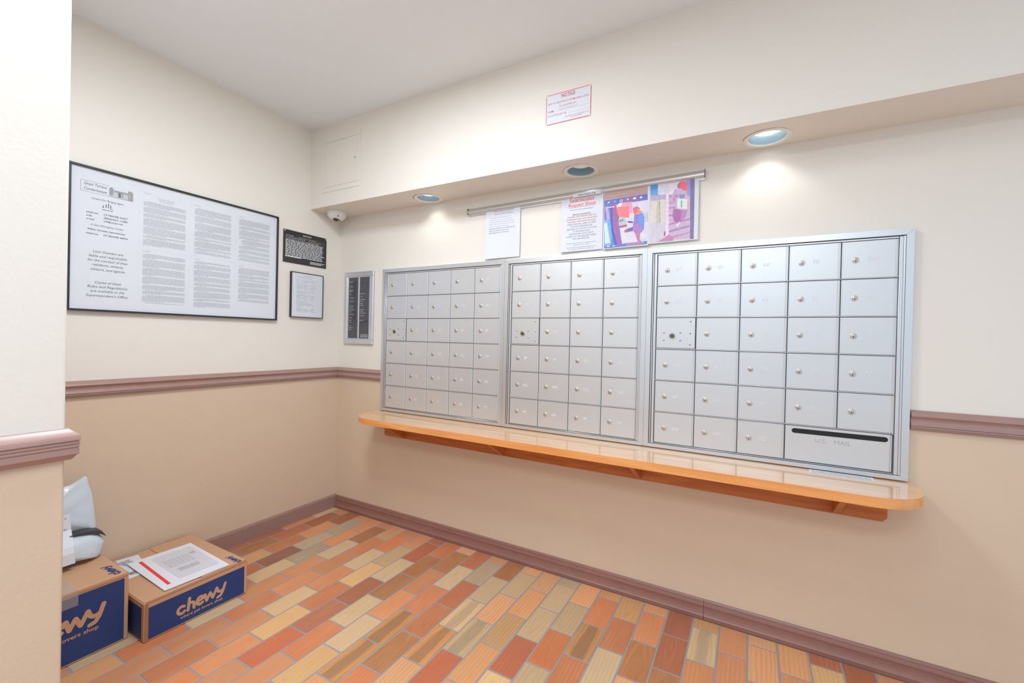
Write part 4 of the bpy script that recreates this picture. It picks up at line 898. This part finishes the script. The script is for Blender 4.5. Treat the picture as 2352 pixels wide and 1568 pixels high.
# plastic mailer standing on the taller box, folded over a dark seam
t = empty('plastic_mailer', (.17, -1.49, .2650), 'crumpled pale blue plastic mailer bag standing on the taller cardboard box', 'mailer bag')
def pillow(mb, outline, xf, th, wr=.004, mi=0):
    """puffed bag lobe from a (y, z) outline; xf(z) = centre depth, th = half thickness"""
    pts = []
    for (a, b_), (c, d) in zip(outline, outline[1:]+outline[:1]):
        k = max(1, int(math.hypot(c-a, d-b_)/.012))
        pts += [(a+(c-a)*i/k, b_+(d-b_)*i/k) for i in range(k)]
    cy = sum(p[0] for p in pts)/len(pts); cz = sum(p[1] for p in pts)/len(pts)
    rings = (1.0, .97, .92, .84, .72, .56, .36, .15); n = len(mb.v); L = len(pts)
    def wrk(y, z): return wr*(math.sin(y*71+z*38)*.5+math.sin(z*83-y*52+1.3)*.35+abs(math.sin(y*33+z*61))*.5)
    for side in (1, -1):
        for r_ in rings:
            for y, z in pts:
                Y, Z = cy+(y-cy)*r_, cz+(z-cz)*r_; bul = (1-r_**2.6)**.6
                mb.v.append((xf(Z)+side*(th*bul+wrk(Y, Z)*bul)+.0005*side, Y, Z))
    R = len(rings)
    for sd in (0, 1):
        o_ = n+sd*R*L
        for i in range(R-1):
            for k in range(L):
                l = (k+1) % L; q = (o_+i*L+k, o_+i*L+l, o_+(i+1)*L+l, o_+(i+1)*L+k); mb.f.append(q if sd == 0 else q[::-1]); mb.mi.append(mi)
        q = tuple(o_+(R-1)*L+k for k in range(L)); mb.f.append(q if sd == 0 else q[::-1]); mb.mi.append(mi)
    for k in range(L): l = (k+1) % L; mb.f.append((n+k, n+R*L+k, n+R*L+l, n+l)); mb.mi.append(mi)
m = MB()
pillow(m, [(-1.660, .283), (-1.500, .281), (-1.427, .2805), (-1.380, .2745), (-1.324, .2690), (-1.315, .277), (-1.307, .299), (-1.301, .323), (-1.316, .351), (-1.336, .366), (-1.388, .376), (-1.500, .388), (-1.660, .388)], lambda z: .188-(z-.30)*.25, .048, .006)
m.build('lower_fold', M_MAILER, t, smooth=True)
m = MB()
pillow(m, [(-1.655, .370), (-1.500, .370), (-1.378, .374), (-1.350, .371), (-1.315, .366), (-1.315, .386), (-1.318, .428), (-1.322, .485), (-1.325, .514), (-1.335, .553), (-1.338, .580), (-1.345, .590), (-1.366, .576), (-1.384, .566), (-1.409, .562), (-1.500, .560), (-1.655, .556)], lambda z: .138-(z-.37)*.10, .022, .004)
m.build('upper_fold', M_MAILER, t, smooth=True)
m = MB(); m.prism([(-1.410, .3800), (-1.378, .3830), (-1.345, .3800), (-1.315, .3690), (-1.298, .3400), (-1.318, .3560), (-1.345, .3660), (-1.378, .3760)], 0, .140, .196); m.build('dark_seam', mat('dark_seam', rgb(66, 62, 66), .5), t)
m = MB(); LB = [(.290, .249, -1.408), (.330, .244, -1.410), (.352, .232, -1.410), (.374, .196, -1.402), (.400, .172, -1.400), (.462, .164, -1.403)]
for (za, xa_, ya_), (zb_, xb_, yb_) in zip(LB, LB[1:]): m.poly([(xa_, -1.56, za), (xa_, ya_, za), (xb_, yb_, zb_), (xb_, -1.56, zb_)])
sl = m.build('address_label', M_PAPER, t)
m = MB(); write(m, LEFT(.1745), '101', -1.414, .402, .007, None, 'r'); write(m, LEFT(.1685), 'S', -1.414, .444, .007, None, 'r'); m.build('printed_text', M_INKD, sl)
